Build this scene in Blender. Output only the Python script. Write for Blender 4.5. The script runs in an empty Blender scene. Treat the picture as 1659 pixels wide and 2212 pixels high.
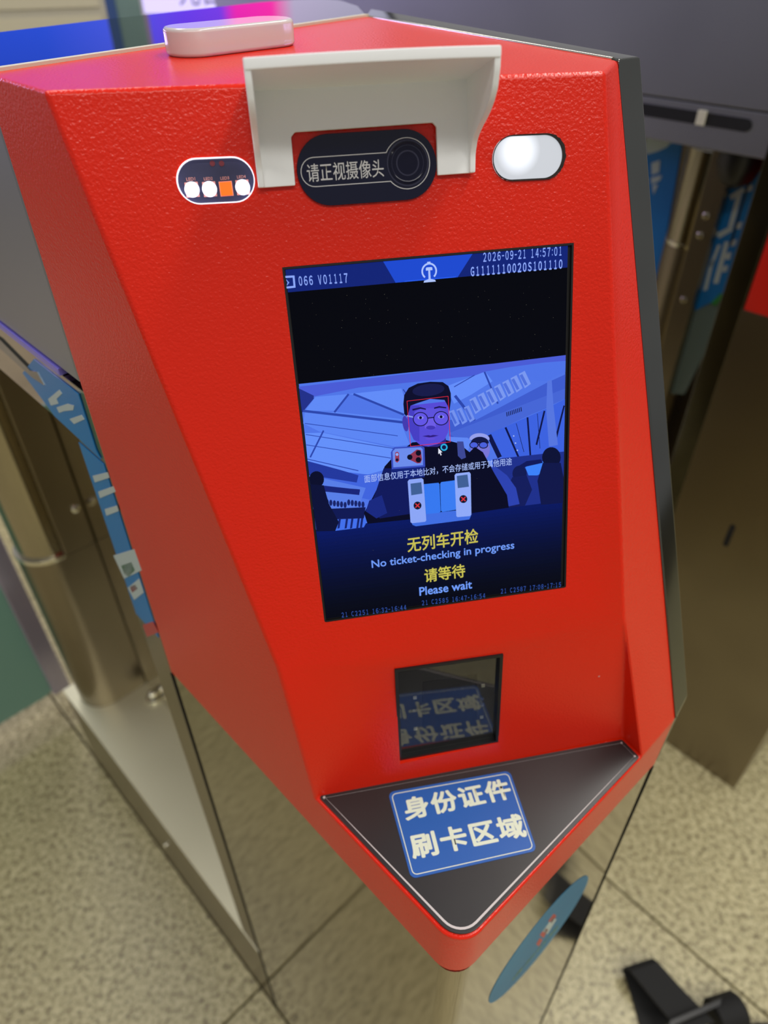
import bpy, bmesh, math, random
from mathutils import Vector, Matrix
random.seed(7)
sc = bpy.context.scene
C = sc.collection

# ------------------------------------------------------------------ camera
FPX, CX, CY = 1534.0, 829.5, 1106.0
EYE = Vector((0, 0, 1.555))
_dn = Vector((843 - 829.5, 2959 - 1106, FPX)).normalized()      # straight down, in camera axes (x right, y down, z forward)
_up = -_dn
_f = Vector((0, 0, 1)); _Y = (_f - _f.dot(_up) * _up).normalized()
_X = _Y.cross(_up).normalized()
if _X.x < 0: _X = -_X
RW = Matrix((_X, _Y, _up))                                      # camera axes -> world
cam_d = bpy.data.cameras.new('camera'); cam = bpy.data.objects.new('camera', cam_d); C.objects.link(cam)
ax, ay, az = RW @ Vector((1, 0, 0)), -(RW @ Vector((0, 1, 0))), -(RW @ Vector((0, 0, 1)))
cam.matrix_world = Matrix(((ax.x, ay.x, az.x, EYE.x), (ax.y, ay.y, az.y, EYE.y), (ax.z, ay.z, az.z, EYE.z), (0, 0, 0, 1)))
cam_d.sensor_fit = 'VERTICAL'; cam_d.sensor_height = 36; cam_d.sensor_width = 27
cam_d.lens = FPX / 2212 * 36
cam_d.clip_start = 0.01
cam_d.dof.use_dof = True; cam_d.dof.focus_distance = 0.405; cam_d.dof.aperture_fstop = cam_d.lens / 4.2
sc.camera = cam

# ------------------------------------------------------------------ world, lights, exposure
w = bpy.data.worlds.new('world'); sc.world = w; w.use_nodes = True
bg = w.node_tree.nodes['Background']; bg.inputs[0].default_value = (0.46, 0.45, 0.46, 1); bg.inputs[1].default_value = 0.62
def area(name, loc, size, power, col, rot=(0, 0, 0)):
    d = bpy.data.lights.new(name, 'AREA'); d.shape = 'RECTANGLE'; d.size, d.size_y = size; d.energy = power; d.color = col
    o = bpy.data.objects.new(name, d); C.objects.link(o); o.location = loc; o.rotation_euler = rot
    return o
area('ceiling_lamp_light', (-1.6, 3.2, 4.6), (0.5, 5.0), 58, (0.98, 0.95, 0.95))
area('ceiling_lamp_light', (1.6, 1.6, 4.6), (0.5, 5.0), 130, (1.0, 0.97, 0.90))
area('ceiling_lamp_light', (0.9, -2.4, 4.6), (5.0, 0.6), 105, (1.0, 0.97, 0.90))
area('violet_tint_light', (-3.4, 3.4, 2.0), (0.4, 2.5), 46, (0.56, 0.44, 1.0), (0, math.radians(-70), math.radians(-35)))  # unseen lamp added to tint the left floor and red flank violet
sc.view_settings.view_transform = 'Standard'; sc.view_settings.look = 'None'
sc.view_settings.exposure = 0.0; sc.view_settings.gamma = 1.0; sc.view_settings.use_curve_mapping = False
sc.cycles.use_denoising = True
sc.cycles.max_bounces = 8

# ------------------------------------------------------------------ geometry frames
def V3(a): return Vector(a)
def ray(px, py): return RW @ Vector((px - CX, py - CY, FPX))
def hit(px, py, P, n):
    d = ray(px, py); return EYE + d * ((P - EYE).dot(n) / d.dot(n))
def at_z(px, py, z): return hit(px, py, V3((0, 0, z)), V3((0, 0, 1)))
def lin(c):
    c = c / 255.0
    return c / 12.92 if c <= 0.04045 else ((c + 0.055) / 1.055) ** 2.4
def rgb(r, g, b): return (lin(r), lin(g), lin(b), 1)
class Frame:
    """origin and three axes; pt() gives world points, flat() in-plane coordinates of a point"""
    def __init__(s, o, ex, ey, ez): s.o, s.ex, s.ey, s.ez = V3(o), V3(ex).normalized(), V3(ey).normalized(), V3(ez).normalized()
    def pt(s, u, v, w=0.0): return s.o + s.ex * u + s.ey * v + s.ez * w
    def uv(s, p): q = p - s.o; return q.dot(s.ex), q.dot(s.ey)
    def px(s, x, y, w=0.0):
        return s.uv(hit(x, y, s.o + s.ez * w, s.ez))
ZE = 1.555                                                   # eye height above the floor
def W(x, y, z): return V3((x, y, z + ZE))
FACE = Frame(W(-0.0514043, 0.3652263, -0.1375690), (0.9857985, 0.1672303, 0.0153387), (-0.0667106, 0.3082321, 0.9489693), (0.1539686, -0.9365158, 0.3150108))
LD = V3((-0.6921, 0.7218, 0)).normalized()                   # long axis of the gates, away from the eye
MO = V3((-0.7218, -0.6921, 0)).normalized()                  # outward normal of a gate's left flank
UP = V3((0, 0, 1))
ZT, ZB, ZS = -0.0582, -0.5536, -0.4959                       # top, lower rim and shelf of the red head
LEFT = Frame(W(-0.2066, 0.4296, 0), LD, UP, MO)              # left flank, u runs back from the red edge
END = Frame(W(0.0459895, 0.1661898, 0), (0.7490, 0.6626, 0), UP, (0.6626, -0.7490, 0))
SHELF = Frame(W(0.0459895, 0.1661898, ZS), (1, 0, 0), (0, 1, 0), UP)

# ------------------------------------------------------------------ materials
def nodes(name):
    m = bpy.data.materials.new(name); m.use_nodes = True
    return m, m.node_tree, m.node_tree.nodes['Principled BSDF']
def mat(name, col, rough=0.5, metal=0.0, coat=0.0, emit=None, estr=1.0, ior=1.5, trans=0.0, spec=0.5, alpha=1.0):
    m, nt, b = nodes(name)
    b.inputs['Base Color'].default_value = col; b.inputs['Roughness'].default_value = rough
    b.inputs['Metallic'].default_value = metal; b.inputs['Coat Weight'].default_value = coat
    b.inputs['Coat Roughness'].default_value = 0.05
    b.inputs['IOR'].default_value = ior; b.inputs['Transmission Weight'].default_value = trans
    b.inputs['Specular IOR Level'].default_value = spec; b.inputs['Alpha'].default_value = alpha
    if emit: b.inputs['Emission Color'].default_value = emit; b.inputs['Emission Strength'].default_value = estr
    return m
def add_bump(m, scale, strength, dist, detail=2.0, stretch=None, kind='NOISE', rough=0.5):
    nt = m.node_tree; b = nt.nodes['Principled BSDF']
    tc = nt.nodes.new('ShaderNodeTexCoord'); mp = nt.nodes.new('ShaderNodeMapping')
    if stretch: mp.inputs['Scale'].default_value = stretch
    nt.links.new(tc.outputs['Object'], mp.inputs[0])
    if kind == 'VORONOI':
        n = nt.nodes.new('ShaderNodeTexVoronoi'); n.feature = 'SMOOTH_F1'; n.inputs['Scale'].default_value = scale; out = n.outputs['Distance']
    else:
        n = nt.nodes.new('ShaderNodeTexNoise'); n.inputs['Scale'].default_value = scale; n.inputs['Detail'].default_value = detail
        n.inputs['Roughness'].default_value = rough; out = n.outputs['Fac']
    nt.links.new(mp.outputs[0], n.inputs['Vector'])
    bp = nt.nodes.new('ShaderNodeBump'); bp.inputs['Strength'].default_value = strength; bp.inputs['Distance'].default_value = dist
    nt.links.new(out, bp.inputs['Height']); nt.links.new(bp.outputs[0], b.inputs['Normal'])
    return m
def mottled(name, ramp, scale, detail, rough, bumpd=0.0, metal=0.0, scale2=None, roughvar=None, stretch=None):
    """colour from a noise through a ramp: [(position, rgb), ...]"""
    m, nt, b = nodes(name)
    b.inputs['Metallic'].default_value = metal; b.inputs['Roughness'].default_value = rough
    tc = nt.nodes.new('ShaderNodeTexCoord'); mp = nt.nodes.new('ShaderNodeMapping'); nt.links.new(tc.outputs['Object'], mp.inputs[0])
    if stretch: mp.inputs['Scale'].default_value = stretch
    n = nt.nodes.new('ShaderNodeTexNoise'); n.inputs['Scale'].default_value = scale; n.inputs['Detail'].default_value = detail; n.inputs['Roughness'].default_value = 0.6
    nt.links.new(mp.outputs[0], n.inputs['Vector'])
    r = nt.nodes.new('ShaderNodeValToRGB'); e = r.color_ramp.elements
    e[0].position, e[0].color = ramp[0]; e[1].position, e[1].color = ramp[-1]
    for p, c in ramp[1:-1]: q = e.new(p); q.color = c
    nt.links.new(n.outputs['Fac'], r.inputs[0]); nt.links.new(r.outputs[0], b.inputs['Base Color'])
    if bumpd:
        bp = nt.nodes.new('ShaderNodeBump'); bp.inputs['Strength'].default_value = 0.5; bp.inputs['Distance'].default_value = bumpd
        nt.links.new(n.outputs['Fac'], bp.inputs['Height']); nt.links.new(bp.outputs[0], b.inputs['Normal'])
    return m

M = {}
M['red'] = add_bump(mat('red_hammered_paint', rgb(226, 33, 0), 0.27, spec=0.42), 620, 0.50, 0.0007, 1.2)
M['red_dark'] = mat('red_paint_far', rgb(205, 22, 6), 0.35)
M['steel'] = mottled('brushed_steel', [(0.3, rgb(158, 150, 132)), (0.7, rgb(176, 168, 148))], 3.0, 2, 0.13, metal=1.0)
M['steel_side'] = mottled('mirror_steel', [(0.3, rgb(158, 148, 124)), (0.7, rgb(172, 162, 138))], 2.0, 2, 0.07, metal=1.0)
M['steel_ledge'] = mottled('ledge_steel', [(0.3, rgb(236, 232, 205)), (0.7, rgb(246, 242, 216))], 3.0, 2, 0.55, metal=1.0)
M['steel_dark'] = mottled('dark_steel', [(0.3, rgb(154, 156, 164)), (0.7, rgb(172, 174, 182))], 2.5, 2, 0.42, metal=1.0)
M['steel_brown'] = mottled('brown_steel', [(0.3, rgb(134, 124, 108)), (0.7, rgb(156, 146, 126))], 2.5, 2, 0.30, metal=1.0)
M['steel_rim'] = mottled('rim_steel', [(0.3, rgb(108, 110, 106)), (0.7, rgb(128, 130, 125))], 6.0, 2, 0.12, metal=1.0)
M['chrome'] = mat('bright_chrome', rgb(225, 222, 205), 0.12, 1.0)
M['black_gloss'] = mat('black_gloss_panel', rgb(10, 10, 16), 0.03, ior=2.0)
M['black'] = mat('black_plastic', rgb(14, 14, 15), 0.38)
M['black_matt'] = mat('black_cavity', rgb(6, 6, 7), 0.7)
M['navy'] = mat('navy_glass_print', rgb(10, 14, 44), 0.08, ior=1.5)
M['lens'] = mat('lens_glass', rgb(14, 15, 40), 0.12, ior=1.4)
M['lens_ring'] = mat('lens_ring', rgb(30, 31, 62), 0.35)
M['white_print'] = mat('white_print', rgb(205, 205, 205), 0.5)
M['hood'] = add_bump(mat('white_abs_plastic', rgb(250, 252, 252), 0.36), 700, 0.15, 0.0002)
M['hood'].node_tree.nodes['Principled BSDF'].inputs['Subsurface Weight'].default_value = 0.0
M['lamp'] = mat('translucent_acrylic', rgb(232, 228, 226), 0.16, trans=0.25)
M['cream'] = mat('cream_sealant', rgb(205, 200, 180), 0.6)
M['glass_dark'] = mat('smoked_glass', rgb(5, 5, 6), 0.0, ior=1.75)
M['shelf_black'] = mottled('black_shelf_film', [(0.3, rgb(38, 37, 38)), (0.7, rgb(46, 44, 44))], 8, 3, 0.33)
M['grey_line'] = mat('silver_line_print', rgb(205, 198, 196), 0.4)
M['blue_label'] = mat('blue_label_film', rgb(28, 92, 178), 0.42)
M['label_white'] = mat('label_white_ink', rgb(226, 234, 212), 0.5)
M['blue_disc'] = mottled('faded_blue_disc', [(0.3, rgb(44, 120, 160)), (0.7, rgb(52, 132, 170))], 10, 2, 0.5)
M['poster_blue'] = mottled('poster_blue', [(0.3, rgb(14, 112, 184)), (0.7, rgb(26, 128, 196))], 5, 2, 0.35)
M['poster_pale'] = mat('poster_pale_ink', rgb(190, 204, 200), 0.4)
M['poster_green'] = mat('poster_green_ink', rgb(50, 140, 60), 0.4)
M['poster_red'] = mat('poster_red_ink', rgb(190, 60, 60), 0.4)
M['led_on'] = mat('lit_led', (1, 1, 1, 1), 0.4, emit=(0.95, 0.97, 1, 1), estr=9.0)
M['led_halo'] = mat('led_phosphor_body', rgb(240, 240, 250), 0.4, emit=(0.62, 0.66, 1, 1), estr=0.9)
M['led_off'] = mat('unlit_orange_led', rgb(250, 120, 20), 0.4, emit=rgb(250, 105, 20), estr=0.55)
M['pcb'] = mat('led_circuit_board', rgb(58, 58, 88), 0.3)
M['pcb_ink'] = mat('circuit_board_print', rgb(255, 175, 165), 0.5)
M['rim_glow'] = mat('lit_acrylic_edge', rgb(240, 240, 255), 0.3, emit=(0.9, 0.9, 1, 1), estr=0.9)
M['grime'] = mottled('black_grime', [(0.3, rgb(16, 12, 10)), (0.7, rgb(40, 30, 24))], 400, 2, 0.8)
M['teal'] = mat('teal_acrylic', rgb(118, 160, 144), 0.25)
M['web'] = add_bump(mat('black_webbing', rgb(15, 15, 14), 0.75), 900, 0.4, 0.0006)
M['joint'] = mat('floor_joint', rgb(86, 80, 60), 0.8)

# diffuser lit from behind with a hot spot
m, nt, b = nodes('lit_diffuser'); b.inputs['Base Color'].default_value = rgb(130, 134, 140); b.inputs['Roughness'].default_value = 0.4
tc = nt.nodes.new('ShaderNodeTexCoord'); sub = nt.nodes.new('ShaderNodeVectorMath'); sub.operation = 'DISTANCE'
sub.inputs[1].default_value = (0, 0, 0)
mr = nt.nodes.new('ShaderNodeMapRange'); mr.inputs[1].default_value = 0.0025; mr.inputs[2].default_value = 0.012; mr.inputs[3].default_value = 1.3; mr.inputs[4].default_value = 0.50
nt.links.new(tc.outputs['Object'], sub.inputs[0]); nt.links.new(sub.outputs['Value'], mr.inputs[0]); nt.links.new(mr.outputs[0], b.inputs['Emission Strength'])
b.inputs['Emission Color'].default_value = (0.88, 0.92, 1, 1); M['diffuser'] = m

# speckled granite tile
m, nt, b = nodes('speckled_granite'); b.inputs['Roughness'].default_value = 0.34
tc = nt.nodes.new('ShaderNodeTexCoord'); oi = nt.nodes.new('ShaderNodeNewGeometry')
n1 = nt.nodes.new('ShaderNodeTexNoise'); n1.inputs['Scale'].default_value = 85; n1.inputs['Detail'].default_value = 4; n1.inputs['Roughness'].default_value = 0.75
n2 = nt.nodes.new('ShaderNodeTexNoise'); n2.inputs['Scale'].default_value = 130; n2.inputs['Detail'].default_value = 2
n3 = nt.nodes.new('ShaderNodeTexNoise'); n3.inputs['Scale'].default_value = 5; n3.inputs['Detail'].default_value = 3
for q in (n1, n2, n3): nt.links.new(oi.outputs['Position'], q.inputs['Vector'])
r1 = nt.nodes.new('ShaderNodeValToRGB'); e = r1.color_ramp.elements
e[0].position = 0.34; e[0].color = rgb(116, 104, 72); e[1].position = 0.66; e[1].color = rgb(214, 204, 160)
q = e.new(0.44); q.color = rgb(166, 155, 114); q = e.new(0.52); q.color = rgb(192, 182, 138)
r2 = nt.nodes.new('ShaderNodeValToRGB'); e = r2.color_ramp.elements
e[0].position = 0.30; e[0].color = (0.30, 0.29, 0.27, 1); e[1].position = 0.42; e[1].color = (1, 1, 1, 1)
r3 = nt.nodes.new('ShaderNodeValToRGB'); e = r3.color_ramp.elements
e[0].position = 0.3; e[0].color = (0.88, 0.88, 0.88, 1); e[1].position = 0.7; e[1].color = (1, 1, 1, 1)
for n_, r_ in ((n1, r1), (n2, r2), (n3, r3)): nt.links.new(n_.outputs['Fac'], r_.inputs[0])
x1 = nt.nodes.new('ShaderNodeMixRGB'); x1.blend_type = 'MULTIPLY'; x1.inputs[0].default_value = 1
x2 = nt.nodes.new('ShaderNodeMixRGB'); x2.blend_type = 'MULTIPLY'; x2.inputs[0].default_value = 1
nt.links.new(r1.outputs[0], x1.inputs[1]); nt.links.new(r2.outputs[0], x1.inputs[2]); nt.links.new(x1.outputs[0], x2.inputs[1]); nt.links.new(r3.outputs[0], x2.inputs[2])
nt.links.new(x2.outputs[0], b.inputs['Base Color']); M['granite'] = m

_em = {}
def screen_mat(r, g, b_):
    """a colour shown by a lit display behind glossy glass"""
    k = (r, g, b_)
    if k not in _em:
        mm = mat('display_colour', (0.001, 0.001, 0.001, 1), 0.08, emit=rgb(r, g, b_), estr=1.0, spec=0.06); _em[k] = mm
    return _em[k]

# ------------------------------------------------------------------ object helpers
def link(name, me, m, parent=None, smooth=None):
    if m is not None and len(me.materials) == 0: me.materials.append(m)
    if smooth is not None:
        for p in me.polygons: p.use_smooth = True
        me.set_sharp_from_angle(angle=math.radians(smooth))
    o = bpy.data.objects.new(name, me); C.objects.link(o)
    if smooth is not None and len(me.polygons) > 8:
        wn = o.modifiers.new('normals', 'WEIGHTED_NORMAL'); wn.keep_sharp = True; wn.weight = 100; wn.mode = 'FACE_AREA'
    if parent is not None: child(o, parent)
    return o
def child(o, parent):
    o.parent = parent
    tot = V3((0, 0, 0)); p = parent
    while p is not None:
        if p.type == 'EMPTY': tot += p.location
        p = p.parent
    if parent.type == 'EMPTY': o.matrix_parent_inverse = Matrix.Translation(-tot)
    else: o.matrix_parent_inverse = Matrix.Identity(4)
def thing(name, label, cat, loc, group=None):
    o = bpy.data.objects.new(name, None); C.objects.link(o); o.location = loc; o.empty_display_size = 0.1
    o['label'] = label; o['category'] = cat
    if group: o['group'] = group
    return o
def mesh(name, vs, fs, m, parent=None, bevel=0, seg=2, smooth=35, angle=25):
    me = bpy.data.meshes.new(name); me.from_pydata([tuple(v) for v in vs], [], fs); me.update()
    bm = bmesh.new(); bm.from_mesh(me); bmesh.ops.recalc_face_normals(bm, faces=bm.faces)
    if bevel:
        ed = [e for e in bm.edges if len(e.link_faces) == 2 and e.calc_face_angle(0) > math.radians(angle)]
        bmesh.ops.bevel(bm, geom=ed, offset=bevel, segments=seg, affect='EDGES', profile=0.5, clamp_overlap=True)
    bm.to_mesh(me); bm.free()
    return link(name, me, m, parent, smooth)
def prism(name, pts, off, m, parent=None, bevel=0, seg=2, smooth=35):
    """closed solid between a polygon and its copy moved by off"""
    n = len(pts); vs = [V3(p) for p in pts] + [V3(p) + off for p in pts]
    fs = [list(range(n)), list(range(2 * n - 1, n - 1, -1))] + [[i, (i + 1) % n, n + (i + 1) % n, n + i] for i in range(n)]
    return mesh(name, vs, fs, m, parent, bevel, seg, smooth)
def plate(name, fr, poly, w0, w1, m, parent=None, bevel=0, seg=2):
    return prism(name, [fr.pt(u, v, w0) for u, v in poly], fr.ez * (w1 - w0), m, parent, bevel, seg)
def box(name, fr, u0, u1, v0, v1, w0, w1, m, parent=None, bevel=0, seg=2):
    return plate(name, fr, [(u0, v0), (u1, v0), (u1, v1), (u0, v1)], w0, w1, m, parent, bevel, seg)
def stadium(cu, cv, hl, hh, n=14, ang=0):
    r = hh; pts = []
    for k in range(n + 1): a = -math.pi / 2 + math.pi * k / n; pts.append((hl - r + r * math.cos(a), r * math.sin(a)))
    for k in range(n + 1): a = math.pi / 2 + math.pi * k / n; pts.append((-(hl - r) + r * math.cos(a), r * math.sin(a)))
    c, s = math.cos(ang), math.sin(ang)
    return [(cu + x * c - y * s, cv + x * s + y * c) for x, y in pts]
def rrect(u0, v0, u1, v1, r, n=5):
    pts = []
    for (cx, cy, a0) in ((u1 - r, v0 + r, -90), (u1 - r, v1 - r, 0), (u0 + r, v1 - r, 90), (u0 + r, v0 + r, 180)):
        for k in range(n + 1):
            a = math.radians(a0 + 90 * k / n); pts.append((cx + r * math.cos(a), cy + r * math.sin(a)))
    return pts
def rounded(poly, rads, n=6):
    """round the corners of a polygon in plane coordinates"""
    out = []; N = len(poly)
    for i in range(N):
        p, a, c = Vector(poly[i]), Vector(poly[i - 1]), Vector(poly[(i + 1) % N]); r = rads[i] if isinstance(rads, (list, tuple)) else rads
        if r <= 0: out.append(tuple(p)); continue
        d1, d2 = (a - p).normalized(), (c - p).normalized(); half = d1.angle(d2) / 2
        t = r / math.tan(half); cen = p + (d1 + d2).normalized() * (r / math.sin(half))
        s, e = p + d1 * t - cen, p + d2 * t - cen
        a0 = math.atan2(s.y, s.x); a1 = math.atan2(e.y, e.x); d = a1 - a0
        while d > math.pi: d -= 2 * math.pi
        while d < -math.pi: d += 2 * math.pi
        for k in range(n + 1):
            q = a0 + d * k / n; out.append((cen.x + r * math.cos(q), cen.y + r * math.sin(q)))
    return out
def offset(poly, d):
    """shift a closed polygon sideways by d (positive = to the left of its direction)"""
    out = []; N = len(poly)
    for i in range(N):
        p, a, c = Vector(poly[i]), Vector(poly[i - 1]), Vector(poly[(i + 1) % N])
        e1, e2 = (p - a), (c - p)
        if e1.length < 1e-9: e1 = e2
        if e2.length < 1e-9: e2 = e1
        e1.normalize(); e2.normalize(); n1, n2 = Vector((-e1.y, e1.x)), Vector((-e2.y, e2.x))
        nn = (n1 + n2); nn = nn / max(nn.length_squared / 2, 0.35)
        out.append((p.x + nn.x * d, p.y + nn.y * d))
    return out
def ribbon(name, fr, poly, wid, w0, w1, m, parent=None, closed=True):
    """thin raised band following a path"""
    if closed:
        a, b_ = offset(poly, wid / 2), offset(poly, -wid / 2); N = len(poly); rng = range(N)
    else:
        ext = [poly[0]] + list(poly) + [poly[-1]]
        a = offset(poly, wid / 2); b_ = offset(poly, -wid / 2); N = len(poly); rng = range(N - 1)
        for k, (p, q) in ((0, (poly[0], poly[1])), (N - 1, (poly[-2], poly[-1]))):
            e_ = (Vector(q) - Vector(p)).normalized(); nrm = Vector((-e_.y, e_.x)); P = Vector(poly[k])
            a[k] = tuple(P + nrm * wid / 2); b_[k] = tuple(P - nrm * wid / 2)
    vs = [fr.pt(*p, w1) for p in a] + [fr.pt(*p, w1) for p in b_] + [fr.pt(*p, w0) for p in a] + [fr.pt(*p, w0) for p in b_]
    fs = []
    for i in rng:
        j = (i + 1) % N
        fs += [[i, j, N + j, N + i], [2 * N + i, 3 * N + i, 3 * N + j, 2 * N + j], [i, 2 * N + i, 2 * N + j, j], [N + i, N + j, 3 * N + j, 3 * N + i]]
    if not closed: fs += [[0, N, 3 * N, 2 * N], [N - 1, 3 * N - 1, 4 * N - 1, 2 * N - 1]]
    return mesh(name, vs, fs, m, parent)
def text(name, body, fr, u0, u1, vc, w0, m, parent=None, height=None, bold=0.0, rot=0.0, vfit=None, thick=0.00012, spacing=1.0, heavy=0.0):
    """lettering fitted between u0 and u1, centred on height vc, as real thin geometry"""
    cu = bpy.data.curves.new('t', 'FONT'); cu.body = body; cu.size = 1; cu.offset = min(bold, 0.008); cu.extrude = 0.0; cu.resolution_u = 3
    cu.space_character = spacing
    o = bpy.data.objects.new('t', cu); C.objects.link(o); dg = bpy.context.evaluated_depsgraph_get()
    me = bpy.data.meshes.new_from_object(o.evaluated_get(dg)); C.objects.unlink(o); bpy.data.objects.remove(o); bpy.data.curves.remove(cu)
    xs = [v.co.x for v in me.vertices]; ys = [v.co.y for v in me.vertices]
    x0, x1, y0, y1 = min(xs), max(xs), min(ys), max(ys)
    sx = (u1 - u0) / (x1 - x0); sy = sx if height is None else height / (y1 - y0)
    c, s = math.cos(rot), math.sin(rot); cu_ = (u0 + u1) / 2
    for v in me.vertices:
        x = (v.co.x - (x0 + x1) / 2) * sx; y = (v.co.y - (y0 + y1) / 2) * sy
        v.co = fr.pt(cu_ + x * c - y * s, vc + x * s + y * c, w0 + thick)
    if heavy:
        bm = bmesh.new(); bm.from_mesh(me); base = list(bm.faces); n0 = len(bm.verts)
        for k in range(8):
            a = math.pi * k / 4; dx, dy = heavy * sx * math.cos(a), heavy * sy * math.sin(a)
            g = bmesh.ops.duplicate(bm, geom=base)
            off = fr.ex * dx + fr.ey * dy + fr.ez * (0.000004 * (k + 1))
            for v in g['geom']:
                if isinstance(v, bmesh.types.BMVert): v.co += off
        bm.to_mesh(me); bm.free()
    me.materials.clear(); me.update(); me.name = name
    return link(name, me, m, parent)
def lathe(name, base, axis, prof, m, parent=None, n=32, smooth=40):
    ax_ = V3(axis).normalized(); e1 = ax_.orthogonal().normalized(); e2 = ax_.cross(e1); vs, fs = [], []
    for (r, h) in prof:
        for k in range(n):
            a = 2 * math.pi * k / n; vs.append(V3(base) + ax_ * h + e1 * (r * math.cos(a)) + e2 * (r * math.sin(a)))
    for i in range(len(prof) - 1):
        for k in range(n): fs.append([i * n + k, i * n + (k + 1) % n, (i + 1) * n + (k + 1) % n, (i + 1) * n + k])
    fs += [list(range(n)), list(range((len(prof) - 1) * n, len(prof) * n))]
    return mesh(name, vs, fs, m, parent, smooth=smooth)
def join(name, objs, parent=None):
    """merge built meshes into ONE part (for prints made of several inks)"""
    me = bpy.data.meshes.new(name); bm = bmesh.new(); mats = []
    for o in objs:
        m_ = o.data.materials[0]
        if m_ not in mats: mats.append(m_)
        n0 = len(bm.faces); bm.from_mesh(o.data); bm.faces.ensure_lookup_table()
        for f_ in bm.faces[n0:]: f_.material_index = mats.index(m_)
    bm.to_mesh(me); bm.free()
    for m_ in mats: me.materials.append(m_)
    for o in objs:
        d = o.data; bpy.data.objects.remove(o); bpy.data.meshes.remove(d)
    return link(name, me, None, parent)

# ------------------------------------------------------------------ the setting: granite floor of separate tiles
fl = mesh('floor', [(-7, -4, -0.05), (7, -4, -0.05), (7, 9, -0.05), (-7, 9, -0.05), (-7, -4, -0.012), (7, -4, -0.012), (7, 9, -0.012), (-7, 9, -0.012)],
          [[0, 3, 2, 1], [4, 5, 6, 7], [0, 1, 5, 4], [1, 2, 6, 5], [2, 3, 7, 6], [3, 0, 4, 7]], M['joint'])
fl['kind'] = 'structure'
TO = V3((-0.2394, 0.466, 0)); TB = V3((0.7218, 0.6921, 0)); TA = LD
TW, TL = 0.642, 1.30
tile_me = None
for i in range(-6, 8):
    for j in range(-3, 5):
        o_ = TO + TB * (i * TW) + TA * (j * TL)
        cen = o_ + TB * TW / 2 + TA * TL / 2
        if not (-5.6 < cen.x < 5.6 and -3 < cen.y < 7.6): continue
        if tile_me is None:
            g = 0.0022
            pts = [TB * g + TA * g, TB * (TW - g) + TA * g, TB * (TW - g) + TA * (TL - g), TB * g + TA * (TL - g)]
            t_ = prism('tile', [p + V3((0, 0, -0.012)) for p in pts], V3((0, 0, 0.012)), M['granite'], None, 0.001, 1)
            tile_me = t_.data
        else:
            t_ = bpy.data.objects.new('tile', tile_me); C.objects.link(t_)
        t_.location = o_; t_.parent = fl

# ================================================================== THE RED TICKET GATE
gate = thing('ticket_gate', 'nearest ticket gate: red head with lit screen, white camera hood and blue-labelled card shelf', 'ticket gate', (0.0, 0.36, 0))
tB = (-0.2066, 0.4296)
A = FACE.pt(*FACE.px(90, 197)); F = FACE.pt(*FACE.px(1310, 140)); G = FACE.pt(*FACE.px(1350, 1340))
K = FACE.pt(*FACE.px(600, 1445))
def on_left(p): return p - MO * (p - LEFT.o).dot(MO)
def on_end(p): return p - END.ez * (p - END.o).dot(END.ez)
A, K = on_left(A), on_left(K); A.z = F.z = ZE + ZT
N0 = V3((0.0459895, 0.1661898, 0)); R0 = V3((0.2299, 0.3289, 0))
S1 = on_left(W(-0.0493, 0.2722, ZS)); Mn = W(0.1868, 0.316, ZS); H = on_end(W(0.1968, 0.3008, ZS))
D = W(0.1301, 0.4571, ZT); I = on_end(W(0.2311, 0.33, -0.4877)); Cc = W(-0.012, 0.709, ZT); B = W(tB[0], tB[1], ZT)
Nt, Nb = N0 + UP * (ZE + ZS), N0 + UP * (ZE + ZB); Rb = on_end(R0 + UP * (ZE + ZB)); Bb = W(*tB, ZB); Cb = W(-0.012, 0.709, ZB)
names = dict(A=A, B=B, C=Cc, D=D, F=F, K=K, G=G, S=S1, M=Mn, H=H, I=I, N=Nt, n=Nb, r=Rb, b=Bb, c=Cb)
key = list(names); vs = [names[k] for k in key]
fs = [[key.index(c) for c in f] for f in ('AFDCB', 'AKGF', 'FGHID', 'KSMG', 'GMH', 'SNHM', 'ABbnNSK', 'NnrIH', 'DIrcC', 'BCcb', 'bcrn')]
me = bpy.data.meshes.new('red_cover'); me.from_pydata([tuple(v) for v in vs], [], fs)
bm = bmesh.new(); bm.from_mesh(me)
bmesh.ops.recalc_face_normals(bm, faces=bm.faces); bm.verts.ensure_lookup_table(); bm.edges.ensure_lookup_table()
iN, in_ = key.index('N'), key.index('n')
nose = [e for e in bm.edges if {e.verts[0].index, e.verts[1].index} == {iN, in_}]
bmesh.ops.bevel(bm, geom=nose, offset=0.019, segments=8, affect='EDGES', profile=0.5)
ed = [e for e in bm.edges if len(e.link_faces) == 2 and e.calc_face_angle(0) > math.radians(12.0)]
ed = [e for e in ed if not (abs((e.verts[0].co - e.verts[1].co).normalized().z) > 0.99 and e.verts[0].co.y < 0.25 and e.calc_face_angle(0) < math.radians(20))]
bmesh.ops.bevel(bm, geom=ed, offset=0.0022, segments=3, affect='EDGES', profile=0.5, clamp_overlap=True)
bmesh.ops.triangulate(bm, faces=[f for f in bm.faces if len(f.verts) > 4])
bm.to_mesh(me); bm.free()
shell = link('red_cover', me, M['red'], None)
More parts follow.
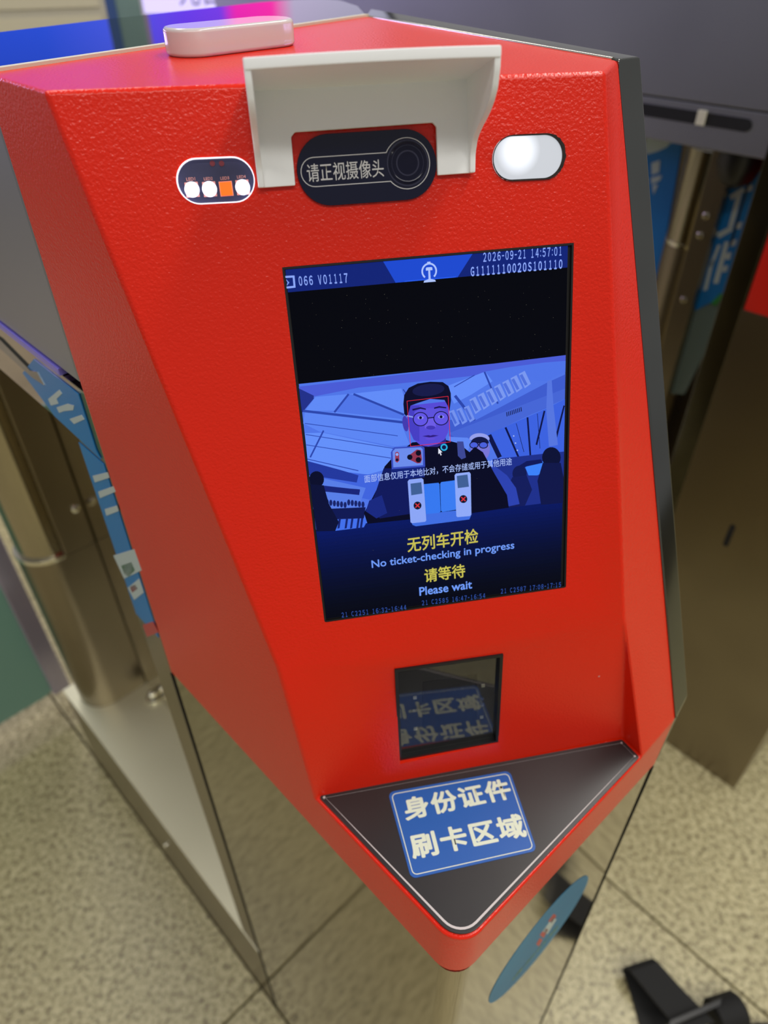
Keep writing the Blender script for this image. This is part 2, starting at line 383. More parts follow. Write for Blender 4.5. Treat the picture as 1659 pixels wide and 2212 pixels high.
# openings in the face, cut for real
PILL = stadium(0.0479, 0.0444, 0.0356, 0.0163, 18); LEDL = stadium(-0.0277, 0.0434, 0.0187, 0.0101, 18, -0.02); LEDR = stadium(0.1327, 0.0441, 0.0188, 0.0102, 18, -0.02)
SW, SH = 0.158, 0.2110
nrm = (Mn - K).cross(G - K).normalized()
if nrm.y > 0: nrm = -nrm
NX = (G - K).normalized(); NICHE = Frame(K, NX, nrm.cross(NX), nrm)
sq = [NICHE.px(*p) for p in ((862, 1640), (1075, 1600), (1085, 1412), (853, 1445))]
cut_bm = bmesh.new()
def cutter(fr, poly, w0, w1):
    a = [cut_bm.verts.new(fr.pt(u, v, w0)) for u, v in poly]; b_ = [cut_bm.verts.new(fr.pt(u, v, w1)) for u, v in poly]; n = len(poly)
    cut_bm.faces.new(a); cut_bm.faces.new(list(reversed(b_)))
    for i in range(n): cut_bm.faces.new([a[i], b_[i], b_[(i + 1) % n], a[(i + 1) % n]])
cutter(FACE, rrect(-0.0006, -SH - 0.0006, SW + 0.0006, 0.0006, 0.0012, 2), -0.012, 0.01)
cutter(FACE, offset(LEDL, -0.0004), -0.009, 0.01); cutter(FACE, offset(LEDR, -0.0006), -0.009, 0.01)
cutter(NICHE, sq, -0.012, 0.01)
bmesh.ops.recalc_face_normals(cut_bm, faces=cut_bm.faces)
cme = bpy.data.meshes.new('cut'); cut_bm.to_mesh(cme); cut_bm.free(); co = bpy.data.objects.new('cut', cme); C.objects.link(co)
md = shell.modifiers.new('b', 'BOOLEAN'); md.object = co; md.operation = 'DIFFERENCE'; md.solver = 'EXACT'
dg = bpy.context.evaluated_depsgraph_get(); nm = bpy.data.meshes.new_from_object(shell.evaluated_get(dg))
shell.modifiers.clear(); shell.data = nm; nm.name = 'red_cover'
wn = shell.modifiers.new('normals', 'WEIGHTED_NORMAL'); wn.keep_sharp = True; wn.weight = 100
bpy.data.objects.remove(co); bpy.data.meshes.remove(cme)
nm.materials.clear(); nm.materials.append(M['red'])
for p in nm.polygons: p.use_smooth = True
nm.set_sharp_from_angle(angle=math.radians(24))
child(shell, gate)

# steel flank, rim and lower cabinet
D2 = W(0.1448, 0.4650, ZT); J = W(0.2426, 0.3439, -0.4767); C2 = W(-0.0089, 0.7704, ZT)
J2 = W(0.2415, 0.3425, -0.500)
e_ = 0.0006
mesh('steel_rim', [D + UP * e_, I, J, D2 + UP * e_, C2 + UP * e_, Cc + UP * e_, J2, Rb, C2 - UP * (ZB * -1 + ZT * 1 - 0) * 1.0, Cb],
     [[0, 1, 2, 3], [0, 3, 4, 5], [1, 7, 6, 2], [2, 6, 7, 8, 4, 3], [5, 4, 8, 9], [0, 5, 9, 7, 1]], M['steel_rim'], gate, 0.0016, 2)
plan = [tB, (N0.x, N0.y), (R0.x, R0.y), (0.145, 0.465), (-0.0089, 0.7704), (-0.115, 0.830)]
plan_r = rounded(plan, [0, 0.017, 0, 0, 0, 0], 8)
prism('cabinet', [V3((x, y, 0.0)) for x, y in offset(plan_r, 0.0008)], UP * (ZE + ZB), M['steel_side'], gate, 0)
# dark seams at the two corners of the cabinet and the folded trim beyond the left one
box('corner_seam', LEFT, -0.0004, 0.0008, 0.0 - ZE + 0.004, ZB - 0.002, -0.001, 0.0006, M['black_matt'], gate)
box('corner_seam', Frame(R0, END.ex, UP, END.ez), -0.0024, -0.0012, 0.004, ZE + ZB - 0.002, -0.001, 0.0003, M['black_matt'], gate)
box('corner_trim', LEFT, 0.0018, 0.047, -ZE, -0.2485, -0.022, -0.0012, M['steel_brown'], gate, 0.002)
def bead(name, P, Q, rad, m_):
    lathe(name, P, Q - P, [(rad, 0), (rad, (Q - P).length)], m_, gate, 10)
bead('edge_bead', D + UP * 0.0002 + (Cc - D).normalized() * 0.004, Cc, 0.0011, M['chrome'])
bead('edge_bead', D + (I - D).normalized() * 0.004, I, 0.0009, M['steel_rim'])
# glossy black top plate and its pale sealing strip
tp = [tB, (-0.308, 0.535), (-0.2186, 0.6874), (-0.1163, 0.8372), (-0.0833, 0.8663), (-0.0563, 0.8751), (-0.038, 0.852), (-0.0200, 0.790), (-0.012, 0.709)]
prism('top_plate', [W(x, y, ZT - 0.020) for x, y in tp], UP * 0.0212, M['black_gloss'], gate, 0.001)
dseal = (Cc - B).normalized(); nse = V3((dseal.y, -dseal.x, 0))
prism('sealing_strip', [B + nse * 0.0035 + UP * -0.003, Cc + nse * 0.0035 + UP * -0.003, Cc - nse * 0.0015 + UP * -0.003, B - nse * 0.0015 + UP * -0.003], UP * 0.0046, M['cream'], gate)
prism('head_frame', [W(x, y, -0.235) for x, y in [(-0.20, 0.44), (-0.300, 0.54), (-0.116, 0.835), (-0.058, 0.872), (-0.0265, 0.80), (-0.014, 0.712)]], UP * (0.235 - 0.0785), M['steel_dark'], gate)
# left flank of the machine behind the head: panel, slotted rail, post, ledge
flank = box('flank_panel', LEFT, 0.0015, 0.80, -0.2405, ZT - 0.021, -0.02, -0.0006, M['steel_dark'], gate, 0.0015)
box('flank_edge', LEFT, 0.034, 0.80, -0.2475, -0.2415, -0.02, 0.001, mat('violet_reflection_edge', rgb(150, 140, 245), 0.3, 0.6), gate, 0.0008)  # reflection of a purple LED put into the edge's colour
rail = box('rail', LEFT, 0.0015, 0.80, -0.306, -0.248, -0.03, -0.0012, M['steel_side'], gate, 0.001)
plate('blue_print_and_reflection', LEFT, [LEFT.px(*p) for p in ((48, 806), (72, 776), (168, 852), (206, 972), (216, 992), (176, 954), (118, 900))], -0.0010, -0.0002, M['poster_blue'], gate)  # painted reflection of the opposite gate's blue poster in the polished rail
bp_ = bpy.data.objects['blue_print_and_reflection']
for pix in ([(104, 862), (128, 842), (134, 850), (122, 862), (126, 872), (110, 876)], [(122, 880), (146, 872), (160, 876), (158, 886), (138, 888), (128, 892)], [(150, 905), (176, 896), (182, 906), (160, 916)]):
    plate('lettering', LEFT, [LEFT.px(*p) for p in pix], -0.0002, 0.0001, M['poster_pale'], bp_)  # pale strokes of the mirrored letters, painted with that reflection
plate('rail_slot', LEFT, [LEFT.px(*p) for p in ((-30, 712), (0, 733), (66, 800), (80, 803), (96, 832), (70, 815), (0, 752), (-30, 730))], -0.001, 0.0004, M['steel_rim'], gate)
base = box('plinth', LEFT, 0.002, 0.716, -ZE, -1.283, -0.30, -0.001, M['steel_brown'], gate)
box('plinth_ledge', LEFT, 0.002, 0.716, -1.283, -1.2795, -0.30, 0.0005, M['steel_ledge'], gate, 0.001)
q = LEFT.px(358, 1826); lathe('bolt', LEFT.pt(q[0], q[1], -0.001), MO, [(0.006, 0), (0.006, 0.004), (0.003, 0.006)], M['chrome'], gate, 12)
# recessed wall with its poster strip
box('recess_wall', LEFT, 0.034, 0.75, -1.2795, -0.306, -0.152, -0.14, M['steel'], gate)
pt_ = box('recess_poster', LEFT, 0.0050, 0.0462, -0.508, -0.3105, -0.0011, -0.0004, M['poster_blue'], gate)
def wall_mark(pix, m): plate('poster_lettering', LEFT, [LEFT.px(*p) for p in pix], -0.0004, 0.0001, m, pt_)
wall_mark([(200, 1028), (232, 1020), (236, 1032), (205, 1042)], M['poster_pale'])
wall_mark([(212, 1062), (245, 1050), (250, 1062), (216, 1076)], M['poster_pale'])
wall_mark([(226, 1100), (252, 1092), (256, 1104), (230, 1114)], M['poster_pale'])
wall_mark([(245, 1200), (290, 1186), (306, 1232), (268, 1250)], M['poster_pale'])
wall_mark([(262, 1222), (284, 1214), (292, 1232), (278, 1246), (268, 1240)], M['poster_green'])
wall_mark([(276, 1270), (300, 1250), (310, 1280), (290, 1296)], M['poster_pale'])
wall_mark([(280, 1268), (292, 1262), (298, 1272), (286, 1280)], M['poster_red'])
wall_mark([(308, 1350), (330, 1343), (342, 1366), (318, 1376)], M['poster_red'])
# the post that carries the flap: rounded outside, flat towards the head
def post_outline(z, cs, ci, rad, inner, back):
    out = []
    for k in range(17):
        a_ = math.radians(-90 + 180 * k / 16); out.append(LEFT.pt(cs + rad * math.sin(a_), z, -ci + rad * math.cos(a_)))
    return out + [LEFT.pt(cs + rad, z, -inner), LEFT.pt(cs - rad, z, -inner)]
prism('post', post_outline(-1.2795, 0.66, 0.073, 0.055, 0.139, 0), UP * 0.4175, M['steel_brown'], gate, 0.001)
prism('upper_post', post_outline(-0.8615, 0.66, 0.073, 0.050, 0.0830, 0), UP * 0.5545, M['steel'], gate, 0.0)
prism('post_collar', post_outline(-0.8640, 0.66, 0.073, 0.0565, 0.0830, 0), UP * 0.009, M['chrome'], gate, 0.001)
cv = box('post_cover', LEFT, 0.604, 0.716, -0.8610, -0.3065, -0.139, -0.0835, M['steel_brown'], gate, 0.002)
POST = Frame(LEFT.pt(0.604, 0, 0), MO, UP, -LD)
u, v = POST.px(163, 1098); lathe('bolt', POST.pt(u, v, 0), -LD, [(0.008, 0), (0.008, 0.003), (0.004, 0.006)], M['chrome'], cv, 12)
q = at_z(332, 1508, ZE - 1.2795); lathe('anchor_bolt', V3((q.x, q.y, ZE - 1.2795)), UP, [(0.016, 0), (0.016, 0.004), (0.009, 0.005), (0.009, 0.02), (0.004, 0.024)], M['chrome'], gate, 12)

# ---- white lamp puck on the red top
TOP = Frame(W(0, 0, ZT), (1, 0, 0), (0, 1, 0), UP)
puck = stadium(-0.0895, 0.5120, 0.0435, 0.0165, 12, math.radians(45))
prism('indicator_lamp', [TOP.pt(u, v, 0.0) for u, v in puck], UP * 0.0140, M['lamp'], gate, 0.0022, 3)

# ---- camera hood of white plastic
HW = 0.0028
def arch(u, amp): return amp * (1 - ((u - 0.0475) / 0.0555) ** 2)
# back plate with its cut-out, an upside-down U
U0, U1, V0, V1 = -0.0075, 0.1028, 0.0385, 0.0835
ob = [(U0, V0), (0.0108, V0), (0.0113, 0.0600), (0.0133, 0.0620), (0.0820, 0.0625), (0.0838, 0.0606), (0.0834, V0), (U1, V0), (U1, V1), (U0, V1)]
hood = plate('camera_hood', FACE, ob, 0.0003, HW, M['hood'], gate, 0.0006)
def wprof(v):                                            # how far the side walls stand out at each height
    tab = [(0.0380, .0045), (.047, .006), (.0530, .0105), (.0570, .019), (.0605, .030), (.0645, .0385), (.0690, .0440), (.076, .048), (.0850, .050)]
    for (a, p), (b_, q) in zip(tab, tab[1:]):
        if v <= b_: return p + (q - p) * (v - a) / (b_ - a)
    return .05
def wall(u0, u1):
    vs_, n_ = [], 24
    st = [V0 + (0.0842 - V0) * k / n_ for k in range(n_ + 1)]
    for v in st:
        wv = wprof(v)
        vs_ += [FACE.pt(u0, v, 0.0004), FACE.pt(u1, v, 0.0004), FACE.pt(u1, v, wv), FACE.pt(u0, v, wv)]
    fs_ = [[0, 1, 2, 3], [4 * n_, 4 * n_ + 3, 4 * n_ + 2, 4 * n_ + 1]]
    for i in range(n_):
        for k in range(4): fs_.append([4 * i + k, 4 * i + 4 + k, 4 * i + 4 + (k + 1) % 4, 4 * i + (k + 1) % 4])
    return mesh('side_wall', vs_, fs_, M['hood'], hood, 0.0006)
wall(U0, U0 + 0.0030); wall(U1 - 0.0030, U1)
vs_, n_ = [], 20
for k in range(n_ + 1):
    u = U0 + (U1 - U0) * k / n_; ar = 1 - (2 * k / n_ - 1) ** 2
    vs_ += [FACE.pt(u, 0.0802, 0.0004), FACE.pt(u, 0.0800, 0.0495 + 0.003 * ar), FACE.pt(u, 0.0846, 0.0500 + 0.003 * ar), FACE.pt(u, 0.0850, 0.0004)]
fs_ = [[0, 1, 2, 3], [4 * n_, 4 * n_ + 3, 4 * n_ + 2, 4 * n_ + 1]]
for i in range(n_):
    for k in range(4): fs_.append([4 * i + k, 4 * i + 4 + k, 4 * i + 4 + (k + 1) % 4, 4 * i + (k + 1) % 4])
mesh('roof', vs_, fs_, M['hood'], hood, 0.0008)

# ---- camera window
cw = plate('camera_window', FACE, PILL, 0.0002, 0.0012, M['navy'], gate, 0.0004)
rc = (0.0681, 0.0450); rr = 0.0117; ch = 0.0066; cy_ = 0.0440
a0 = math.asin((ch - (rc[1] - cy_)) / rr); a1 = math.asin((ch + (rc[1] - cy_)) / rr)
path = []
for k in range(41):
    a = math.pi + a1 + (2 * math.pi - a0 - a1) * k / 40; path.append((rc[0] + rr * math.cos(a), rc[1] + rr * math.sin(a)))
for k in range(13):
    a = math.pi / 2 + math.pi * k / 12; path.append((0.0209 + ch * math.cos(a), cy_ + ch * math.sin(a)))
ribbon('white_outline', FACE, path, 0.0004, 0.0012, 0.00135, M['white_print'], cw)
cc = FACE.pt(rc[0] + 0.0003, rc[1] + 0.0002, 0.0012)
lathe('lens', cc, FACE.ez, [(0.0096, 0), (0.0096, 0.0003), (0.0088, 0.0006), (0.0080, 0.0003), (0.0074, 0.0005), (0.0062, 0.0002), (0.0050, 0.0004), (0.0044, 0.0002), (0.002, 0.0004), (0.0004, 0.0005)], M['lens'], cw, 40)
for r_ in (0.0104, 0.0084, 0.0056):
    ribbon('lens_ring', FACE, [(rc[0] + 0.0003 + r_ * math.cos(2 * math.pi * k / 40), rc[1] + 0.0002 + r_ * math.sin(2 * math.pi * k / 40)) for k in range(40)], 0.0007, 0.0011, 0.0016, M['lens_ring'], cw)
text('lettering', '请正视摄像头', FACE, 0.0172, 0.0560, 0.0437, 0.0012, M['white_print'], cw, height=0.0082, bold=0.004)

# ---- left light window: circuit board with four LEDs
lw = plate('light_window', FACE, LEDL, -0.0075, -0.0025, M['pcb'], gate)
ribbon('lit_edge', FACE, LEDL, 0.00045, -0.003, 0.0002, M['rim_glow'], lw)
for k, (x, y) in enumerate(((414, 409), (452, 408), (488, 407), (524, 404))):
    u, v = FACE.px(x, y)
    box('led_pad', FACE, u - 0.0032, u + 0.0032, v - 0.0034, v + 0.0034, -0.0026, -0.0022, M['pcb_ink'], lw)
    if k == 2: box('led', FACE, u - 0.0029, u + 0.0029, v - 0.0031, v + 0.0031, -0.0024, -0.0014, M['led_off'], lw, 0.0003)
    else:
        lathe('led', FACE.pt(u, v, -0.0024), FACE.ez, [(0.0036, 0), (0.0036, 0.0008)], M['led_halo'], lw, 24)
        lathe('led', FACE.pt(u, v, -0.0016), FACE.ez, [(0.0031, 0), (0.0029, 0.0006)], M['led_on'], lw, 24)
    uu, vv = FACE.px(x - 3, y - 23)
    text('lettering', 'LED%d' % (k + 1), FACE, uu - 0.0021, uu + 0.0021, vv, -0.0024, M['pcb_ink'], lw)
for x in (458, 478):
    u, v = FACE.px(x, 352); lathe('solder_pad', FACE.pt(u, v, -0.0025), FACE.ez, [(0.0013, 0), (0.0013, 0.0003)], mat('copper_pad', rgb(120, 40, 50), 0.4), lw, 14)

# ---- right light window: lit diffuser with a black worn edge
rw = plate('light_window', FACE, LEDR, -0.0060, -0.0004, M['diffuser'], None, 0.0002)
hs = FACE.pt(*FACE.px(1120, 326), -0.0004)
for v in rw.data.vertices: v.co = v.co - hs
rw.location = hs; rw.parent = gate; rw.matrix_parent_inverse = Matrix.Translation(-gate.location)
gr = offset(stadium(0.1327 + 0.0003, 0.0441, 0.0193, 0.0106, 26, -0.02), 0)
gi = stadium(0.1327 - 0.0003, 0.0441, 0.0186, 0.0101, 26, -0.02)
vs_, fs_ = [], []; Ng = len(gr)
for k in range(Ng):
    u, v = gr[k]; a = math.atan2(v - 0.0441, u - 0.1327); j = (0.0002 + random.random() * 0.0005) * (0.35 + 0.9 * max(0, math.cos(a - 0.1)) + 0.4 * max(0, math.sin(-a)))
    vs_ += [FACE.pt(u + j * math.cos(a), v + j * math.sin(a), 0.0003), FACE.pt(*gi[k], 0.0002), FACE.pt(u + j * math.cos(a), v + j * math.sin(a), -0.0006), FACE.pt(*gi[k], -0.0006)]
for k in range(Ng):
    n1 = 4 * ((k + 1) % Ng); k4 = 4 * k
    fs_ += [[k4, n1, n1 + 1, k4 + 1], [k4 + 2, k4 + 3, n1 + 3, n1 + 2], [k4, k4 + 2, n1 + 2, n1], [k4 + 1, n1 + 1, n1 + 3, k4 + 3]]
mesh('worn_edge', vs_, fs_, M['grime'], gate)

# ---- the display
disp = box('display', FACE, 0.0, SW, -SH, 0.0, -0.010, -0.0021, M['black_matt'], gate)
ribbon('display_frame', FACE, [(0.0, -SH), (SW, -SH), (SW, 0), (0, 0)], 0.0011, -0.0036, -0.0003, M['black'], disp)
DW = -0.0020
SCR = Frame(FACE.pt(0, 0, DW), FACE.ex, FACE.ey, FACE.ez)
def sp(x, y): u, v = SCR.px(x, y); return (max(0.0008, min(SW - 0.0022, u)), max(-SH + 0.0008, min(-0.0008, v)))
def c4(cx, cy): return (620 + 0.38578 * cx, 760 + 0.38578 * cy)     # pixel of the enlarged look at the picture on the display
LAY = [0.00003]
def ink(poly, col, out=None, lay=None):
    """one flat patch of the picture shown on the display, each a hair above the last"""
    LAY[0] += 0.000006; w_ = LAY[0] if lay is None else lay
    pts = [sp(*p) for p in poly]
    vs_ = [SCR.pt(u, v, w_) for u, v in pts]
    me_ = bpy.data.meshes.new('picture'); me_.from_pydata([tuple(v) for v in vs_], [], [list(range(len(vs_)))]); me_.update()
    if me_.polygons[0].normal.dot(SCR.ez) < 0: me_.flip_normals()
    return link('picture', me_, screen_mat(*col))
def ell(cx, cy, rx, ry, n=22, a0=0, a1=360, tilt=0.0):
    t = math.radians(tilt); out = []
    for k in range(n + (0 if a1 - a0 == 360 else 1)):
        a = math.radians(a0 + (a1 - a0) * k / n); x, y = rx * math.cos(a), ry * math.sin(a)
        out.append(c4(cx + x * math.cos(t) - y * math.sin(t), cy + x * math.sin(t) + y * math.cos(t)))
    return out
def P4(*pts): return [c4(*p) for p in pts]
def line4(x0, y0, x1, y1, w_):
    d = Vector((x1 - x0, y1 - y0)).normalized(); n_ = Vector((-d.y, d.x)) * w_ / 2
    return P4((x0 + n_.x, y0 + n_.y), (x1 + n_.x, y1 + n_.y), (x1 - n_.x, y1 - n_.y), (x0 - n_.x, y0 - n_.y))
def hband(t0, t1):
    """horizontal band of the display, as fractions of its height"""
    return [SCR_px(0.001, -SH * t0), SCR_px(SW - 0.0022, -SH * t0), SCR_px(SW - 0.0022, -SH * t1), SCR_px(0.001, -SH * t1)]
def proj(p):
    q = RW.transposed() @ (p - EYE); return (CX + FPX * q.x / q.z, CY + FPX * q.y / q.z)
def SCR_px(u, v): return proj(SCR.pt(u, v, 0))
# status bar
bar = []
bar += [ink(hband(0.0, 0.0575), (18, 36, 118))]
bar += [ink([SCR_px(SW * a, -SH * b_) for a, b_ in ((0.335, 0.0), (0.645, 0.0), (0.575, 0.072), (0.555, 0.0825), (0.405, 0.0825), (0.385, 0.075))], (30, 74, 208))]
bar += [ink([SCR_px(SW * a, -SH * b_) for a, b_ in ((0.405, 0.055), (0.585, 0.055), (0.570, 0.072), (0.553, 0.080), (0.407, 0.080), (0.390, 0.072))], (40, 92, 236))]
join('status_bar', bar, disp)
TXW = 0.0016
blue_txt = screen_mat(140, 168, 250); yel = screen_mat(200, 192, 84); sky = screen_mat(112, 156, 252)
def wide(t): return ''.join(chr(ord(c) + 0xFEE0) if 33 <= ord(c) <= 126 and c != ':' else ('\u3000' if c == ' ' else ('\u2236' if c == ':' else c)) for c in t)
def digits(body, x0, y0, x1, y1, m, height, heavy=0.0):
    """evenly spaced characters of the display's plain digits, joined to one line of lettering"""
    a, b_ = Vector(sp(x0, y0)), Vector(sp(x1, y1))
    cw_ = [0.5 if c == ':' else (0.7 if c in '- ' else 1.0) for c in body]; tot = sum(cw_); d = b_ - a; u = 0; got = []
    for c, k in zip(body, cw_):
        if c != ' ':
            ce = a + d * ((u + k / 2) / tot); full = d.length * k / tot
            wd = full * (0.30 if c == ':' else 0.62 if c != '1' else 0.44); h_ = height * (0.13 if c == '-' else 0.72 if c == ':' else 1.0)
            got.append(text('c', c if c in ':-' else wide(c), SCR, ce.x - wd / 2, ce.x + wd / 2, ce.y - (height * 0.08 if c == ':' else 0), TXW, m, None, h_, 0.0, heavy=heavy if c not in ':-' else 0))
        u += k
    return join('lettering', got, disp)
def stext(body, x0, y0, x1, y1, m, height=None, bold=0.008, name='lettering', spacing=1.0):
    if any(c.isdigit() for c in body): return digits(body, x0, y0, x1, y1, m, height, bold)
    a, b_ = sp(x0, y0), sp(x1, y1); return text(name, body, SCR, a[0], b_[0], (a[1] + b_[1]) / 2, TXW, m, disp, height, 0.0, math.atan2(b_[1] - a[1], b_[0] - a[0]) * 0, spacing=spacing, heavy=bold)
stext('066 V01117', 643, 607, 752, 600, blue_txt, 0.0046, 0.020)
stext('2026-09-21 14:57:01', 1040, 556, 1213, 542, blue_txt, 0.0045, 0.016)
stext('G1111110020S101110', 1013, 587, 1214, 570, blue_txt, 0.0046, 0.030)
# small arrow-in-box icon
icon = []
for (x0, y0, x1, y1) in ((616, 598, 634, 597), (634, 597, 636, 619), (617, 621, 636, 619)):
    a, b_ = Vector(sp(x0, y0)), Vector(sp(x1, y1)); d = (b_ - a).normalized(); n_ = Vector((-d.y, d.x)) * 0.0005; a -= d * 0.0004; b_ += d * 0.0004
    me_ = bpy.data.meshes.new('i'); me_.from_pydata([tuple(SCR.pt(*q, TXW)) for q in (a + n_, b_ + n_, b_ - n_, a - n_)], [], [[3, 2, 1, 0]]); icon.append(link('i', me_, blue_txt))
icon.append(ink([(618, 603), (625, 610), (619, 617), (617, 615), (621, 610), (616, 605)], (120, 150, 240), lay=TXW))
join('arrow_icon', icon, disp)
# round rail emblem
lc = Vector(sp(926, 589)); em = []
emc = screen_mat(176, 198, 255)
def emb(poly):
    me_ = bpy.data.meshes.new('e'); me_.from_pydata([tuple(SCR.pt(lc.x + x, lc.y + y, TXW)) for x, y in poly], [], [list(range(len(poly)))]); me_.update()
    if me_.polygons[0].normal.dot(SCR.ez) < 0: me_.flip_normals()
    em.append(link('e', me_, emc))
n_ = 24
for k in range(n_):
    a, b_ = math.radians(-50 + 280 * k / n_), math.radians(-50 + 280 * (k + 1) / n_)
    emb([(r * math.cos(q), 0.0008 + r * math.sin(q)) for r, q in ((0.0034, a), (0.0043, a), (0.0043, b_), (0.0034, b_))])
emb([(-0.0009, 0.0049), (0.0009, 0.0049), (0.0009, 0.0056), (-0.0009, 0.0056)])
emb([(-0.0018, 0.0012), (0.0018, 0.0012), (0.0018, 0.0024), (0.0013, 0.0028), (-0.0013, 0.0028), (-0.0018, 0.0024)])
emb([(-0.0006, -0.0040), (0.0006, -0.0040), (0.0005, 0.0013), (-0.0005, 0.0013)])
emb([(-0.0034, -0.0048), (0.0034, -0.0048), (0.0030, -0.0039), (0.0009, -0.0033), (-0.0009, -0.0033), (-0.0030, -0.0039)])
join('rail_emblem', em, disp)

# the live camera picture
pic = []
def I4(poly, col): pic.append(ink(poly, col))
I4(hband(0.0575, 0.2885), (3, 4, 12))
nb = 26
for k in range(nb):                                       # blue glow fading to black below the picture
    t0 = 0.69 + (0.995 - 0.69) * k / nb; t1 = 0.69 + (0.995 - 0.69) * (k + 1) / nb; g_ = (1 - k / nb) ** 1.3
    I4(hband(t0, t1), (int(4 + 4 * g_), int(6 + 20 * g_), int(18 + 88 * g_)))
I4(hband(0.2885, 0.705), (80, 118, 232))
IMG = [(62, 195), (1565, 18)]
# ceiling: lighter panels between dark seams
I4(P4((62, 195), (1565, 18), (1565, 75), (900, 150), (400, 200), (150, 250), (70, 270)), (74, 92, 214))
I4(P4((64, 205), (150, 245), (150, 262), (85, 340), (74, 330)), (34, 48, 138))
I4(P4((160, 252), (345, 236), (270, 330), (100, 330)), (96, 138, 246))
I4(P4((345, 236), (640, 205), (655, 250), (655, 352), (380, 240)), (98, 140, 248))
I4(P4((100, 332), (270, 336), (640, 375), (655, 440), (688, 520), (600, 530), (180, 445), (90, 400)), (92, 134, 244))
I4(P4((100, 455), (200, 452), (590, 535), (580, 650), (440, 690), (300, 670), (112, 622)), (100, 144, 250))
I4(P4((900, 190), (1110, 110), (1150, 165), (1030, 240), (935, 290), (915, 250)), (100, 142, 250))
I4(P4((1110, 110), (1250, 85), (1440, 60), (1565, 50), (1565, 110), (1450, 165), (1290, 150), (1160, 170)), (78, 116, 232))
for l_ in ((345, 236, 265, 338, 11), (372, 236, 655, 352, 12), (90, 330, 655, 395, 14), (205, 440, 130, 590, 9), (100, 400, 620, 470, 4), (105, 462, 595, 540, 4), (108, 520, 585, 595, 4), (110, 600, 400, 665, 5),
           (650, 210, 668, 235, 6), (1105, 112, 1180, 290, 10), (935, 196, 1050, 130, 5), (940, 245, 1050, 385, 16)):
    I4(line4(*l_), (44, 70, 172))
# beam and louvres on the right
I4(P4((905, 380), (1050, 385), (1450, 175), (1565, 125), (1565, 250), (1450, 315), (1120, 455), (960, 492), (905, 470)), (62, 92, 206))
I4(P4((905, 455), (1560, 205), (1565, 262), (1130, 460), (960, 495)), (70, 102, 214))
for k in range(7):
    x = 1020 + 46 * k; y = 268 - 24 * k
    I4(P4((x, y), (x + 34, y - 18), (x + 68, y + 55), (x + 34, y + 80)), (122, 152, 240)); I4(P4((x + 5, y + 8), (x + 20, y), (x + 50, y + 58), (x + 36, y + 66)), (80, 112, 220))
for k in range(3):
    x = 905 + 42 * k; y = 335 - 12 * k
    I4(P4((x, y), (x + 28, y - 12), (x + 62, y + 66), (x + 34, y + 84)), (116, 146, 238)); I4(P4((x + 5, y + 8), (x + 16, y + 2), (x + 46, y + 62), (x + 34, y + 70)), (76, 108, 216))
for k in range(9):
    x = 1226 + 10 * k; y = 338 - 3.5 * k; I4(P4((x, y), (x + 5, y - 2), (x + 8, y + 22), (x + 3, y + 24)), (26, 36, 92))
# glazed wall on the right and its dark mullions
I4(P4((1120, 462), (1450, 318), (1565, 262), (1562, 620), (1290, 640), (1180, 580)), (60, 98, 224))
I4(P4((905, 475), (1010, 480), (1030, 500), (1010, 560), (905, 500)), (96, 136, 244))
for l_ in ((1130, 465, 1190, 590, 26), (1222, 422, 1300, 600, 11), (1345, 366, 1362, 590, 10), (1440, 330, 1395, 520, 10), (1552, 300, 1500, 500, 12), (1282, 400, 1325, 560, 3), (1400, 345, 1415, 540, 3)):
    I4(line4(*l_), (12, 20, 72))
I4(P4((1455, 165), (1480, 155), (1490, 300), (1515, 520), (1465, 530), (1450, 330)), (86, 118, 224))
for k in range(9): I4(ell(1268 + 5 * k, 470 + 20 * k, 4, 4, 8), (180, 200, 250)) if k % 2 == 0 else None
# darker hall below
I4(P4((112, 622), (300, 668), (580, 700), (560, 760), (480, 830), (120, 760)), (64, 100, 222))
I4(P4((112, 610), (300, 660), (400, 690), (390, 730), (118, 690)), (34, 56, 158))
I4(P4((122, 690), (440, 760), (400, 870), (140, 880)), (88, 126, 232))
I4(P4((118, 740), (408, 770), (408, 782), (120, 765)), (26, 40, 130))
I4(P4((200, 752), (408, 768), (404, 800), (206, 780)), (24, 36, 120))
I4(P4((150, 880), (440, 868), (430, 930), (160, 940)), (14, 24, 84))
I4(P4((240, 940), (455, 930), (430, 980), (270, 1000)), (66, 112, 236))
for x in (290, 330, 360, 395, 415): I4(P4((x, 930), (x + 12, 930), (x + 4, 985), (x - 8, 988)), (20, 34, 110))
for k in range(11): I4(ell(225 + 20 * k, 840 + (k * 37 % 17), 9, 18, 8), (22, 34, 104))
I4(P4((1150, 600), (1562, 555), (1562, 830), (1160, 880)), (30, 48, 140))
I4(P4((1330, 640), (1450, 605), (1455, 660), (1400, 690), (1350, 690)), (60, 130, 250))
I4(P4((1290, 640), (1340, 610), (1420, 600), (1430, 620), (1340, 640), (1300, 660)), (14, 24, 90))
I4(P4((240, 880), (560, 830), (1562, 720), (1562, 870), (165, 1005), (160, 960)), (16, 26, 92)) if False else None
# dark figures at both sides
I4(ell(165, 712, 42, 46), (8, 12, 44)); I4(P4((125, 740), (205, 745), (235, 850), (290, 950), (270, 1000), (165, 1003), (140, 860)), (10, 16, 56))
I4(ell(1478, 590, 52, 58), (10, 16, 54)); I4(P4((1430, 620), (1530, 620), (1560, 700), (1560, 842), (1420, 855), (1400, 720)), (14, 22, 74))
I4(ell(1300, 680, 40, 45), (16, 26, 84)); I4(P4((1260, 700), (1340, 690), (1370, 770), (1330, 860), (1240, 870), (1230, 760)), (18, 28, 92))
